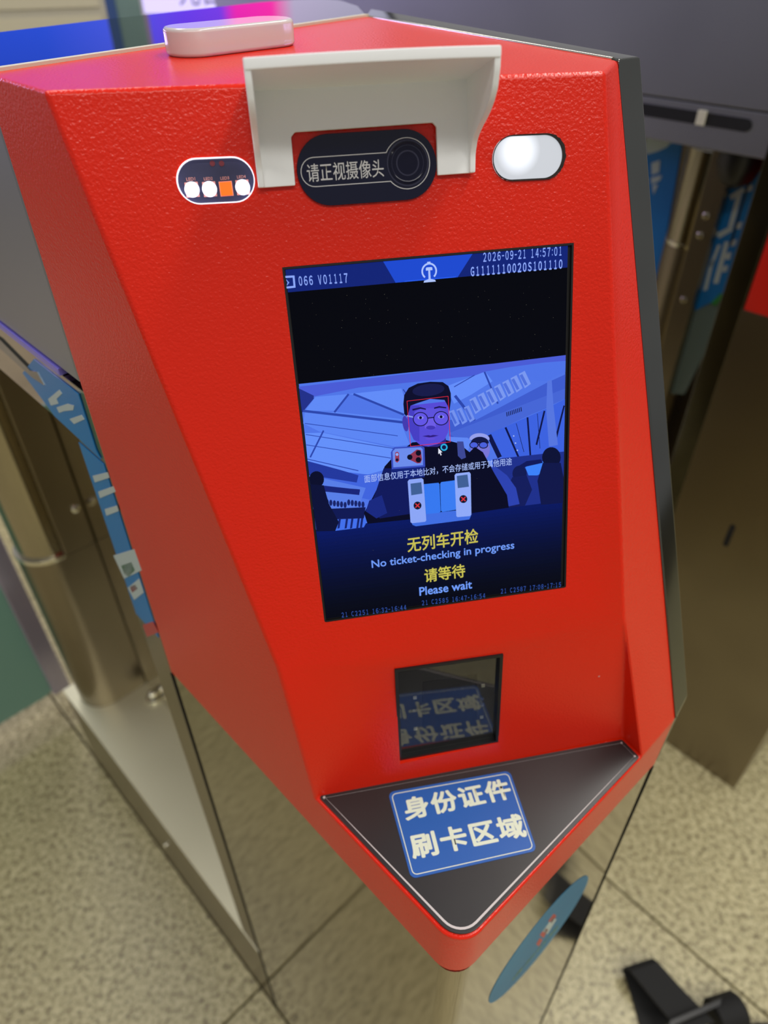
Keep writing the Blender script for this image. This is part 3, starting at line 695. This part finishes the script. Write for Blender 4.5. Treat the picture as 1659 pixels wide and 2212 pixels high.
# second face behind the shoulder
I4(P4((1125, 640), (1165, 640), (1230, 690), (1280, 760), (1300, 850), (1160, 880)), (44, 66, 176))
I4(ell(1080, 545, 54, 66), (120, 118, 216)); I4(ell(1076, 486, 56, 32, a0=170, a1=370), (150, 160, 236)); I4(ell(1078, 508, 50, 34, a0=175, a1=365), (16, 22, 70))
for cx in (1045, 1098):
    I4(ell(cx, 520, 26, 20), (14, 14, 50)); I4(ell(cx, 520, 21, 15), (74, 96, 220))
I4(P4((1066, 515), (1078, 515), (1078, 521), (1066, 521)), (14, 14, 50))
# the man in front: coat, neck, ears, face, hair
I4(P4((700, 505), (880, 490), (960, 510), (1020, 560), (1050, 530), (1095, 560), (1160, 680), (1230, 800), (1240, 870), (1040, 900), (450, 960), (430, 900), (480, 810), (520, 730), (545, 640), (590, 590)), (6, 8, 36))
I4(P4((540, 650), (700, 650), (720, 900), (520, 930), (455, 880), (490, 800)), (14, 24, 92))
I4(P4((460, 830), (530, 800), (560, 900), (500, 930), (440, 890)), (24, 40, 128))
I4(P4((950, 500), (985, 500), (1000, 590), (975, 600), (955, 580)), (60, 72, 150))
I4(ell(662, 400, 16, 44, tilt=-8), (66, 58, 176))
I4(P4((735, 480), (885, 470), (890, 510), (840, 530), (760, 530)), (44, 36, 128))
I4([c4(*p) for p in ((672, 300), (900, 275), (908, 400), (900, 450), (880, 490), (840, 515), (790, 528), (745, 520), (708, 490), (685, 440), (672, 390))], (86, 74, 214))
I4(P4((672, 300), (740, 300), (740, 500), (708, 490), (685, 440), (672, 390)), (70, 62, 196))
I4(P4((770, 345), (825, 340), (832, 420), (805, 432), (770, 425)), (108, 92, 230))
I4(ell(800, 340, 90, 26), (92, 82, 220))
I4([c4(*p) for p in ((655, 345), (650, 290), (655, 240), (680, 200), (730, 176), (800, 166), (870, 168), (902, 190), (915, 230), (916, 270), (908, 330), (898, 300), (880, 268), (800, 262), (730, 285), (690, 300), (676, 350), (668, 360))], (10, 12, 44))
I4(ell(790, 212, 90, 34, tilt=-6), (22, 26, 74))
I4(P4((700, 318), (745, 308), (776, 316), (776, 323), (745, 317), (702, 328)), (24, 18, 80)); I4(P4((822, 310), (850, 302), (890, 308), (890, 315), (850, 311), (822, 318)), (24, 18, 80))
for cx, cy in ((746, 375), (861, 370)):
    I4(ell(cx, cy, 43, 40, 28), (18, 16, 62)); I4(ell(cx, cy, 38, 35, 28), (98, 86, 230))
    I4(ell(cx, cy - 8, 17, 9), (140, 140, 240)); I4(ell(cx, cy - 8, 8, 8), (12, 10, 46))
I4(P4((786, 366), (822, 362), (822, 368), (786, 372)), (18, 16, 62)); I4(P4((670, 352), (705, 360), (704, 367), (668, 360)), (140, 160, 240)); 
I4(ell(803, 422, 26, 11), (66, 54, 180)); I4(P4((755, 470), (790, 464), (802, 467), (815, 463), (848, 466), (815, 475), (795, 477)), (46, 28, 128)); I4(ell(800, 484, 28, 7), (98, 76, 214))
# telephone held up
I4([c4(*p) for p in ((598, 532), (752, 524), (768, 534), (772, 640), (768, 700), (588, 712), (580, 560))], (56, 78, 190))
I4([c4(*p) for p in ((604, 540), (746, 532), (758, 542), (760, 632), (594, 644), (590, 556))], (108, 140, 236))
I4([c4(*p) for p in ((604, 562), (616, 556), (626, 564), (628, 606), (616, 618), (604, 610))], (150, 60, 90)); I4(ell(615, 572, 8, 8), (140, 170, 250)); I4(ell(615, 602, 8, 8), (20, 16, 50))
I4([c4(*p) for p in ((680, 578), (725, 544), (748, 548), (754, 600), (746, 620), (728, 622), (682, 600), (672, 588))], (142, 52, 80))
for cx, cy in ((686, 587), (734, 564), (734, 602)): I4(ell(cx, cy, 15, 15), (10, 10, 34))
I4(P4((580, 655), (772, 640), (768, 700), (588, 712)), (18, 34, 118))
# shade over the lower half of the picture
# face box, cursor and busy ring
for l_ in ((670, 274, 900, 247, 3), (900, 247, 912, 502, 3), (912, 502, 690, 527, 3), (690, 527, 670, 274, 3)): I4(line4(*l_), (220, 40, 60))
I4(P4((845, 536), (845, 570), (852, 564), (858, 578), (864, 575), (858, 561), (868, 560)), (224, 228, 244))
I4(ell(877, 532, 20, 20, 26), (40, 176, 226)); I4(ell(877, 532, 12, 12, 22), (16, 20, 70))
# gate symbol: two pillars, two leaves, red crosses
I4([c4(*p) for p in ((694, 950), (770, 905), (940, 885), (1028, 905), (1028, 915), (1018, 935), (720, 973), (702, 966))], (64, 110, 226))
I4([c4(*p) for p in ((764, 738), (846, 730), (852, 738), (858, 890), (850, 898), (776, 905))], (54, 120, 240))
I4([c4(*p) for p in ((856, 735), (862, 726), (940, 716), (946, 880), (868, 893), (860, 886))], (58, 124, 242))
I4([c4(*p) for p in ((674, 722), (682, 712), (752, 704), (762, 712), (778, 940), (772, 948), (698, 956), (690, 950))], (140, 166, 246))
I4([c4(*p) for p in ((936, 688), (944, 678), (1018, 670), (1026, 680), (1030, 908), (1022, 916), (952, 922), (946, 916))], (144, 170, 248))
I4(P4((690, 735), (750, 727), (756, 790), (694, 800)), (64, 96, 150)); I4(P4((948, 692), (1008, 684), (1016, 752), (954, 760)), (64, 96, 150))
for cx, cy in ((729, 857), (985, 821)):
    I4(ell(cx, cy, 22, 22, 24), (10, 22, 48))
    I4(line4(cx - 12, cy - 11, cx + 12, cy + 11, 6), (220, 50, 60)); I4(line4(cx + 12, cy - 12, cx - 12, cy + 12, 6), (220, 50, 60))
join('camera_picture', pic, disp)
stext('面部信息仅用于本地比对，不会存储或用于其他用途', 786, 1029, 1104, 999, screen_mat(168, 190, 250), 0.0048, 0.004)
stext('无列车开检', 879, 1172, 1031, 1158, yel, 0.0098, 0.016)
stext('No ticket-checking in progress', 802, 1213, 1109, 1183, sky, 0.0066, 0.014)
stext('请等待', 916, 1240, 1003, 1231, yel, 0.0094, 0.016)
stext('Please wait', 905, 1272, 1018, 1263, sky, 0.0058, 0.018)
dim = screen_mat(52, 86, 176)
stext('21 C2251 16:32-16:44', 736, 1326, 878, 1309, dim, 0.0034, 0.006)
stext('21 C2585 16:47-16:54', 909, 1300, 1048, 1284, dim, 0.0034, 0.006)
stext('21 C2587 17:08-17:15', 1079, 1275, 1211, 1260, dim, 0.0034, 0.006)

# dust on the display glass
vs_, fs_ = [], []
rd = random.Random(3)
for k in range(95):
    u, v = rd.uniform(0.010, 0.15), -rd.uniform(0.016, 0.060) if k < 70 else -rd.uniform(0.02, 0.205); h_ = rd.uniform(0.00007, 0.00016); n0 = len(vs_)
    vs_ += [SCR.pt(u - h_, v, 0.0018), SCR.pt(u, v - h_, 0.0018), SCR.pt(u + h_, v, 0.0018), SCR.pt(u, v + h_, 0.0018)]; fs_.append([n0, n0 + 1, n0 + 2, n0 + 3])
dust = mesh('dust', vs_, fs_, mat('dust_grey', rgb(120, 118, 108), 0.9), disp); dust['kind'] = 'stuff'
u, v = NICHE.px(1294, 1461); lathe('paint_chip', NICHE.pt(u, v, -0.0001), NICHE.ez, [(0.0009, 0), (0.0007, 0.00025)], mat('bare_primer', rgb(205, 140, 130), 0.7), gate, 9)

# ---- code scanner window in the niche
def nq(d, pts=None): return offset(sq, d)
scn = plate('code_scanner', NICHE, nq(-0.0002), -0.010, -0.006, M['black_matt'], gate)
ribbon('scanner_frame', NICHE, nq(0.0008), 0.0022, -0.006, 0.0014, M['black'], scn)
iu = [NICHE.px(*p, -0.006) for p in ((912, 1585), (1030, 1567), (1030, 1455), (912, 1472))]
plate('scanner_chamber', NICHE, iu, -0.0062, -0.0055, mat('scanner_chamber', rgb(20, 20, 24), 0.6, spec=0.1), scn)
for x, y, s_ in ((896, 1506, 1), (897, 1573, 1), (1043, 1480, 1), (1040, 1548, 1), (895, 1534, 0), (1042, 1508, 0), (1042, 1522, 0)):
    u, v = NICHE.px(x, y, -0.0055); h_ = 0.0012 if s_ else 0.0010
    box('scanner_led', NICHE, u - h_, u + h_, v - h_, v + h_, -0.0060, -0.0048, mat('scanner_led', rgb(150, 150, 128) if s_ else rgb(52, 60, 80), 0.4), scn, 0.0002)
plate('scanner_glass', NICHE, nq(0.0014), -0.0034, -0.0026, mat('clear_scanner_glass', (1, 1, 1, 1), 0.0, trans=1.0, ior=1.45), scn)

# ---- black shelf plate with its blue label
sh = [SHELF.uv(on_left(W(-0.0495, 0.2722, ZS)) + V3((0.0022, 0.0010, 0))), (0, 0), SHELF.uv(H - V3((0.0022, 0.0006, 0))), SHELF.uv(Mn + V3((-0.001, -0.001, 0)))]
sh[1] = (0.0004, 0.0034)
shp = rounded(sh, [0.002, 0.018, 0.002, 0.002], 8)
shelf = plate('card_shelf', SHELF, shp, 0.0, 0.0016, M['shelf_black'], gate, 0.0004)
ribbon('silver_line', SHELF, offset(rounded(sh, [0.002, 0.018, 0.002, 0.002], 8), 0.0030), 0.0015, 0.0015, 0.00185, M['grey_line'], shelf)
WS = 0.0016
lq = [SHELF.px(*p, WS) for p in ((888, 1899), (1160, 1838), (1101, 1665), (838, 1712))]
lab = plate('blue_label', SHELF, rounded(lq, 0.0042, 5), WS, WS + 0.0004, M['blue_label'], shelf)
ribbon('white_border', SHELF, rounded(offset(lq, 0.0021), 0.0032, 5), 0.0006, WS + 0.0003, WS + 0.00046, M['label_white'], lab)
lx = (Vector(lq[2]) - Vector(lq[3])); ang = math.atan2(lx.y, lx.x)
LF = Frame(SHELF.pt(*lq[3], WS), SHELF.ex * math.cos(ang) + SHELF.ey * math.sin(ang), SHELF.ey * math.cos(ang) - SHELF.ex * math.sin(ang), UP)
def ltext(body, p0, p1, h_):
    a, b_ = LF.px(*p0), LF.px(*p1); text('lettering', body, LF, a[0], b_[0], (a[1] + b_[1]) / 2, 0.0004, M['label_white'], lab, h_, 0.004, math.atan2(b_[1] - a[1], b_[0] - a[0]), spacing=1.12, heavy=0.030)
ltext('身份证件', (873, 1750), (1100, 1703), 0.0160)
ltext('刷卡区域', (888, 1831), (1130, 1782), 0.0165)

# ---- round blue sticker on the end flank
dc = (0.1265, -0.7115 ); DISC = Frame(END.pt(0, 0, -0.0007), END.ex, UP, END.ez)
du, dv = END.uv(W(0.1400, 0.2492, -0.7115))
disc = plate('round_sticker', DISC, [(du + 0.0695 * math.cos(math.radians(a)), dv + 0.0695 * math.sin(math.radians(a))) for a in range(0, 360, 6)], 0, 0.0002, M['blue_disc'], gate)
for pix, m_ in (([(1166, 2020), (1178, 2004), (1184, 2008), (1174, 2026)], M['poster_red']), ([(1172, 2012), (1194, 1982), (1202, 1986), (1182, 2018)], M['poster_pale']), ([(1184, 1990), (1196, 1974), (1202, 1978), (1192, 1994)], M['poster_red']), ([(1158, 2040), (1166, 2026), (1172, 2030), (1164, 2044)], M['poster_red'])):
    plate('sticker_picture', DISC, [DISC.px(*p, 0.0002) for p in pix], 0.0002, 0.0003, m_, disc)
text('lettering', '请勿依靠', DISC, du - 0.035, du + 0.035, dv - 0.034, 0.0002, mat('yellow_ink', rgb(120, 160, 120), 0.5), disc, 0.012)

# ================================================================== THE GATE ACROSS THE LANE
G0 = V3((0.8089, 0.8575, 0))
gate2 = thing('ticket_gate', 'dark steel ticket gate across the lane, red corner cropped at the right edge', 'ticket gate', tuple(G0))
GL = Frame(G0 + UP * ZE, LD, UP, MO)
GE = Frame(G0 + UP * ZE, -MO, UP, -LD)                       # its end face
def gpl(name, pix, w0, w1, m_, par=gate2, w=0.0): return plate(name, GL, [GL.px(x, y, w) for x, y in pix], w0, w1, m_, par, 0.001)
box('flank_panel', GL, 0.335, 1.75, -0.2080, -0.072, -0.25, 0.0, M['steel_dark'], gate2, 0.002)
sl = stadium(0.50, -0.2285, 0.1035, 0.0085, 8)
box('rail', GL, 0.355, 1.75, -0.268, -0.2100, -0.03, -0.003, M['steel_dark'], gate2, 0.002)
plate('rail_slot', GL, sl, -0.003, -0.0018, M['black_matt'], gate2)
u, v = GL.px(1514, 255); box('slot_catch', GL, u - 0.007, u + 0.007, v - 0.010, v + 0.010, -0.003, 0.001, M['cream'], gate2, 0.001)
# head flank down to the floor and its end
pl = [GL.pt(0.0, -ZE, 0), GL.pt(0.329, -ZE, 0), GL.pt(0.329, -ZE, -0.24), GL.pt(0.0, -ZE, -0.232)]
prism('cabinet', pl, UP * (ZE - 0.484), M['steel_brown'], gate2, 0.002)
B2 = GL.pt(0.324, 0, 0.0005)
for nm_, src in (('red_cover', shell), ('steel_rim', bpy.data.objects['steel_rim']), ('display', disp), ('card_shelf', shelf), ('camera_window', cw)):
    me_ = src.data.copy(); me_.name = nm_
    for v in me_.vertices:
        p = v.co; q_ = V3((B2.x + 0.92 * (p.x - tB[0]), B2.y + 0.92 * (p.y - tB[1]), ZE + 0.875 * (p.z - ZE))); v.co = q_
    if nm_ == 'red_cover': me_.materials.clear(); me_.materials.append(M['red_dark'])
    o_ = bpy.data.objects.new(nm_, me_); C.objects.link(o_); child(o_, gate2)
box('corner_trim', GL, 0.3265, 0.365, -ZE, -0.2100, -0.022, 0.0, M['steel_rim'], gate2, 0.002)
u, v = GL.px(1575, 1157); plate('keyhole_slot', GL, stadium(u, v, 0.027, 0.0052, 6, math.radians(90)), 0.0, 0.0008, M['black_matt'], gate2)
# recess beside the head: glass leaf with blue print, post, second print
RW2 = Frame(GL.pt(0, 0, -0.10), LD, UP, MO)
box('recess_wall', GL, 0.366, 1.60, -ZE, -0.262, -0.20, -0.19, M['steel_brown'], gate2)
def rpl(name, pix, m_, par=gate2, w0=0.0, w1=0.002, fr=RW2): return plate(name, fr, [fr.px(x, y, w0) for x, y in pix], w0, w1, m_, par)
gl = rpl('glass_leaf', [(1573, 360), (1630, 338), (1655, 346), (1560, 690), (1480, 850), (1430, 850), (1487, 680)], mat('leaf_glass', rgb(150, 170, 160), 0.15, trans=0.5), w0=-0.004, w1=-0.001)
pr = rpl('blue_print_and_reflection', [(1573, 372), (1632, 338), (1652, 346), (1561, 640), (1488, 678)], M['poster_blue'])
for pix in ([(1583, 392), (1602, 365), (1622, 352), (1624, 362), (1604, 380), (1592, 398)], [(1576, 422), (1606, 404), (1609, 414), (1580, 432)], [(1591, 424), (1603, 419), (1583, 492), (1573, 492)],
            [(1549, 504), (1580, 488), (1583, 498), (1553, 515)], [(1550, 530), (1558, 528), (1540, 575), (1531, 578)], [(1536, 562), (1544, 560), (1528, 626), (1519, 628)], [(1566, 522), (1575, 522), (1552, 612), (1541, 612)],
            [(1624, 362), (1637, 358), (1636, 374), (1625, 378)], [(1614, 404), (1627, 398), (1624, 412), (1614, 414)], [(1590, 484), (1604, 478), (1600, 494), (1590, 494)], [(1578, 522), (1592, 516), (1588, 530), (1576, 532)], [(1568, 548), (1580, 544), (1577, 560), (1567, 560)], [(1562, 576), (1573, 572), (1570, 586), (1560, 588)]):
    rpl('lettering', pix, M['poster_pale'], pr, 0.002, 0.003)
rpl('green_mark', [(1535, 655), (1558, 632), (1562, 642), (1546, 660)], M['poster_green'], pr, 0.002, 0.003)
rpl('glass_edge', [(1630, 345), (1634, 345), (1580, 530), (1576, 530)], M['steel_rim'], gate2, 0.002, 0.004)
P2 = Frame(GL.pt(0, 0, -0.19), LD, UP, MO)
pb = rpl('blue_poster', [(1395, 270), (1479, 290), (1420, 620), (1405, 720), (1395, 700)], M['poster_blue'], gate2, 0.0, 0.002, P2)
uu, vv = P2.px(1392, 270); r_ = abs(P2.px(1457, 300)[0] - uu)
rpl('poster_disc', [(1395, 280), (1458, 300), (1440, 318), (1420, 327), (1395, 334)], M['poster_pale'], pb, 0.002, 0.003, P2)
for pix in ([(1408, 352), (1426, 346), (1424, 372), (1408, 378)], [(1406, 384), (1430, 378), (1426, 390), (1408, 398)], [(1410, 400), (1422, 398), (1412, 420)]): rpl('lettering', pix, M['poster_pale'], pb, 0.002, 0.003, P2)
cp = hit(1496, 520, GL.pt(0, 0, -0.12), MO); 
lathe('post', V3((cp.x, cp.y, 0.30)), UP, [(0.045, 0), (0.045, ZE - 0.268 - 0.32)], M['steel'], gate2, 40)
cz = cp.z
lathe('post_collar', V3((cp.x, cp.y, cz - 0.002)), UP, [(0.047, 0), (0.047, 0.006)], M['chrome'], gate2, 40)
lathe('post_sleeve', V3((cp.x, cp.y, 0.31)), UP, [(0.0465, 0), (0.0465, cz - 0.31 - 0.003)], M['steel_brown'], gate2, 40)
P3 = Frame(GL.pt(0, 0, -0.075), LD, UP, MO)
u0_, u1_ = P3.px(1500, 480)[0], P3.px(1546, 480)[0]
box('post_cover', P3, min(u0_, u1_), max(u0_, u1_), -1.2, -0.269, -0.02, 0.0, M['steel_brown'], gate2, 0.001)
for x, y in ((1526, 466), (1513, 508), (1478, 647)):
    u, v = P3.px(x, y); lathe('bolt', P3.pt(u, v, 0.0), MO, [(0.006, 0), (0.006, 0.003), (0.003, 0.005)], M['steel'], gate2, 12)
hubp = hit(1600, 345, GL.pt(0, 0, -0.05), MO)
lathe('flap_hub', V3((hubp.x, hubp.y, ZE - 0.325)), UP, [(0.008, 0), (0.026, 0.012), (0.034, 0.035), (0.034, 0.055)], M['black'], gate2, 24)

# ================================================================== things in the background
# teal swing leaf of the next lane, bottom left
tp_ = at_z(50, 1535, 0.055); TE = Frame(V3((tp_.x, tp_.y, ZE)), V3((0.7218, 0.6921, 0)), UP, V3((0.6921, -0.7218, 0)))
tf = thing('flap_leaf', 'teal acrylic gate leaf with rounded corner, low at the left edge', 'gate leaf', (tp_.x - 0.2, tp_.y - 0.19, 0))
tq = [TE.px(*p) for p in ((-260, 1700), (102, 1500), (112, 1478), (-60, 1120), (-400, 1250))]
rgt = TE.px(110, 1480)[0]; bot = TE.px(100, 1505)[1]
plate('leaf', TE, rrect(rgt - 0.45, bot, rgt, -0.75, 0.022), -0.012, 0.0, M['teal'], tf, 0.002)
box('edge_profile', TE, rgt - 0.004, rgt + 0.040, bot - 0.01, -0.70, -0.016, 0.004, mat('polished_profile', rgb(190, 186, 215), 0.25, 0.8), tf, 0.004)
box('foot', TE, rgt - 0.44, rgt - 0.36, -ZE, bot + 0.04, -0.03, 0.018, M['steel_rim'], tf, 0.002)

# black looped webbing strap with its buckle on the floor, bottom right
st = thing('webbing_strap', 'black looped webbing strap with slide buckle on the pale floor at lower right', 'strap', (0.52, 0.42, 0))
def fp(x, y, z): return at_z(x, y, z)
# upper layer runs from the fold at the top left down to the buckle, lower layer lies beneath, a little turned
up_ = [fp(1347, 2090, 0.060), fp(1411, 2072, 0.060), fp(1515, 2176, 0.050), fp(1445, 2212, 0.050)]
def band(name, edge_a, edge_b, th, par):
    n = len(edge_a); vs_ = []
    for a, b_ in zip(edge_a, edge_b): vs_ += [a, b_, b_ - UP * th, a - UP * th]
    fs_ = [[0, 1, 2, 3], [4 * n - 4, 4 * n - 1, 4 * n - 2, 4 * n - 3]]
    for i in range(n - 1):
        for k in range(4): fs_.append([4 * i + k, 4 * i + 4 + k, 4 * i + 4 + (k + 1) % 4, 4 * i + (k + 1) % 4])
    return mesh(name, vs_, fs_, M['web'], par, 0.0006)
ea = [fp(1385, 2225, 0.004), fp(1364, 2150, 0.006), fp(1350, 2108, 0.012), fp(1344, 2096, 0.028), fp(1348, 2089, 0.048), fp(1362, 2098, 0.056), fp(1412, 2160, 0.058), fp(1470, 2230, 0.056)]
eb = [fp(1452, 2212, 0.004), fp(1428, 2122, 0.006), fp(1414, 2086, 0.012), fp(1405, 2074, 0.028), fp(1409, 2069, 0.048), fp(1422, 2078, 0.056), fp(1470, 2132, 0.058), fp(1545, 2208, 0.056)]
band('strap_loop', ea, eb, 0.0035, st)
box('buckle', Frame(fp(1500, 2190, 0.064), fp(1560, 2165, 0.064) - fp(1450, 2212, 0.064), V3((0.5, 0.8, 0)) - V3((0, 0, 0)), UP), -0.055, 0.055, -0.008, 0.008, 0, 0.008, M['black'], st, 0.002)
ga, gb = fp(1538, 2200, 0.040), fp(1600, 2180, 0.040); gd = (gb - ga)
lathe('roll', ga, gd, [(0.026, 0), (0.031, 0.004), (0.031, gd.length * 0.9), (0.026, gd.length)], M['web'], st, 24)
ea = [fp(1560, 2216, 0.02), fp(1640, 2208, 0.02), fp(1720, 2215, 0.02)]; eb = [fp(1570, 2260, 0.02), fp(1650, 2255, 0.02), fp(1730, 2265, 0.02)]
band('strap_tail', ea, eb, 0.003, st)

# boards, pillar and lit screens beyond the gates, glimpsed over the head
def standing(name, label, cat, yaw, p_ref, dist, parts):
    d = ray(*p_ref); d = d / math.hypot(d.x, d.y); P = EYE + d * dist
    ex = V3((math.sin(math.radians(yaw)), math.cos(math.radians(yaw)), 0)); n_ = V3((ex.y, -ex.x, 0))
    if n_.dot(P - EYE) > 0: n_ = -n_
    fr = Frame(V3((P.x, P.y, 0)), ex, UP, n_); t_ = thing(name, label, cat, (P.x, P.y, 0)); parts(fr, t_); return t_
def pboard(fr, t):
    u1 = fr.px(226, 5)[0]; z = fr.px(100, 28)[1]
    b_ = box('board', fr, u1 - 1.5, u1, 0.0, 1.46, -0.03, 0, mat('board_frame', rgb(196, 190, 172), 0.5), t, 0.004)
    for (v0, v1) in ((z + 0.012, 1.43), (z - 0.55, z - 0.012)):
        pa = box('paper_sheet', fr, u1 - 1.42, u1 - 0.02, v0, v1, 0, 0.004, mat('cream_paper', rgb(214, 206, 180), 0.6), b_)
        for k in range(7):
            for r_ in range(2 if v0 > z else 6):
                uu_ = u1 - 1.36 + 0.185 * k; vv_ = v0 + 0.05 + r_ * 0.08
                box('printed_block', fr, uu_, uu_ + 0.13, vv_, vv_ + 0.045, 0.004, 0.005, mat('print', rgb(200, 190, 172), 0.6) if (k + r_) % 2 else mat('print', rgb(216, 172, 146), 0.6), pa)
standing('notice_board', 'cream notice board with two rows of sheets, far behind at top left', 'notice board', 72, (150, 30), 3.0, pboard)
def pillar(fr, t):
    u0, u1 = fr.px(228, 20)[0], fr.px(308, 20)[0]
    box('shaft', fr, u0, u1, 0, 2.9, -0.2, 0, mat('grey_green_pillar', rgb(122, 150, 142), 0.4), t, 0.01)
    box('corner_strip', fr, u0, u0 + (u1 - u0) * 0.3, 0, 2.9, 0, 0.01, mat('blue_strip', rgb(60, 90, 140), 0.4), t, 0.003)
standing('pillar', 'grey-green pillar with a blue edge between the notice board and the lilac sign', 'pillar', 80, (268, 20), 3.3, pillar)
def sign(fr, t):
    u0, u1 = fr.px(311, 20)[0], fr.px(544, 5)[0]; vb = fr.px(330, 29)[1]
    s_ = box('sign_box', fr, u0 - 0.01, u1 + 0.01, vb - 0.01, vb + 0.17, -0.06, 0, mat('sign_frame', rgb(200, 196, 210), 0.4), t, 0.003)
    box('lit_face', fr, u0, u1, vb, vb + 0.16, 0, 0.004, mat('lilac_light', rgb(200, 190, 250), 0.4, emit=rgb(206, 196, 250), estr=0.85), s_)
    ua, ub = fr.px(388, 5)[0], fr.px(528, 5)[0]; vt = fr.px(440, 9)[1]
    text('lettering', '光自助', fr, ua, ub, vt + 0.040, 0.004, mat('grey_letter', rgb(96, 84, 140), 0.5), s_, 0.085)
    for k in (u0 + 0.04, u1 - 0.04): box('leg', fr, k - 0.02, k + 0.02, 0, vb - 0.01, -0.05, -0.01, mat('leg_steel', rgb(120, 120, 120), 0.3, 1.0), t)
standing('lit_sign', 'lilac lit sign with dark lettering above the top of the red head', 'sign', 84, (420, 15), 2.9, sign)
# big advertising screen, higher up: its colours are mirrored in the black top plate
m, nt, b = nodes('advert_screen'); b.inputs['Base Color'].default_value = (0.01, 0.01, 0.01, 1); b.inputs['Roughness'].default_value = 0.3
tc = nt.nodes.new('ShaderNodeTexCoord'); sx = nt.nodes.new('ShaderNodeSeparateXYZ'); nt.links.new(tc.outputs['Generated'], sx.inputs[0])
r = nt.nodes.new('ShaderNodeValToRGB'); e = r.color_ramp.elements
e[0].position = 0.0; e[0].color = rgb(20, 60, 190); e[1].position = 1.0; e[1].color = rgb(150, 150, 170)
for p_, c_ in ((0.5, rgb(26, 70, 205)), (0.60, rgb(60, 80, 215)), (0.70, rgb(96, 50, 225)), (0.755, rgb(110, 50, 220)), (0.775, rgb(225, 20, 170)), (0.83, rgb(235, 30, 160)), (0.86, rgb(170, 160, 190))): q = e.new(p_); q.color = c_
nt.links.new(sx.outputs['X'], r.inputs[0]); nt.links.new(r.outputs[0], b.inputs['Emission Color']); b.inputs['Emission Strength'].default_value = 1.6; M['advert'] = m
asn = thing('advert_screen', 'wide blue to magenta advertising screen mirrored in the black top plate', 'screen', (-0.9, 5.2, 0))
fr = Frame((-0.9, 5.2, 0), (1, 0.16, 0), UP, (0.16, -1, 0))
cs = box('screen_case', fr, -3.2, 1.0, 1.58, 3.15, -0.12, 0, M['black'], asn, 0.01)
box('lit_panel', fr, -3.15, 0.95, 1.62, 3.10, 0, 0.005, M['advert'], cs)
for k in (-2.4, 0.4): box('leg', fr, k - 0.05, k + 0.05, 0, 1.58, -0.10, -0.02, M['steel_rim'], asn)
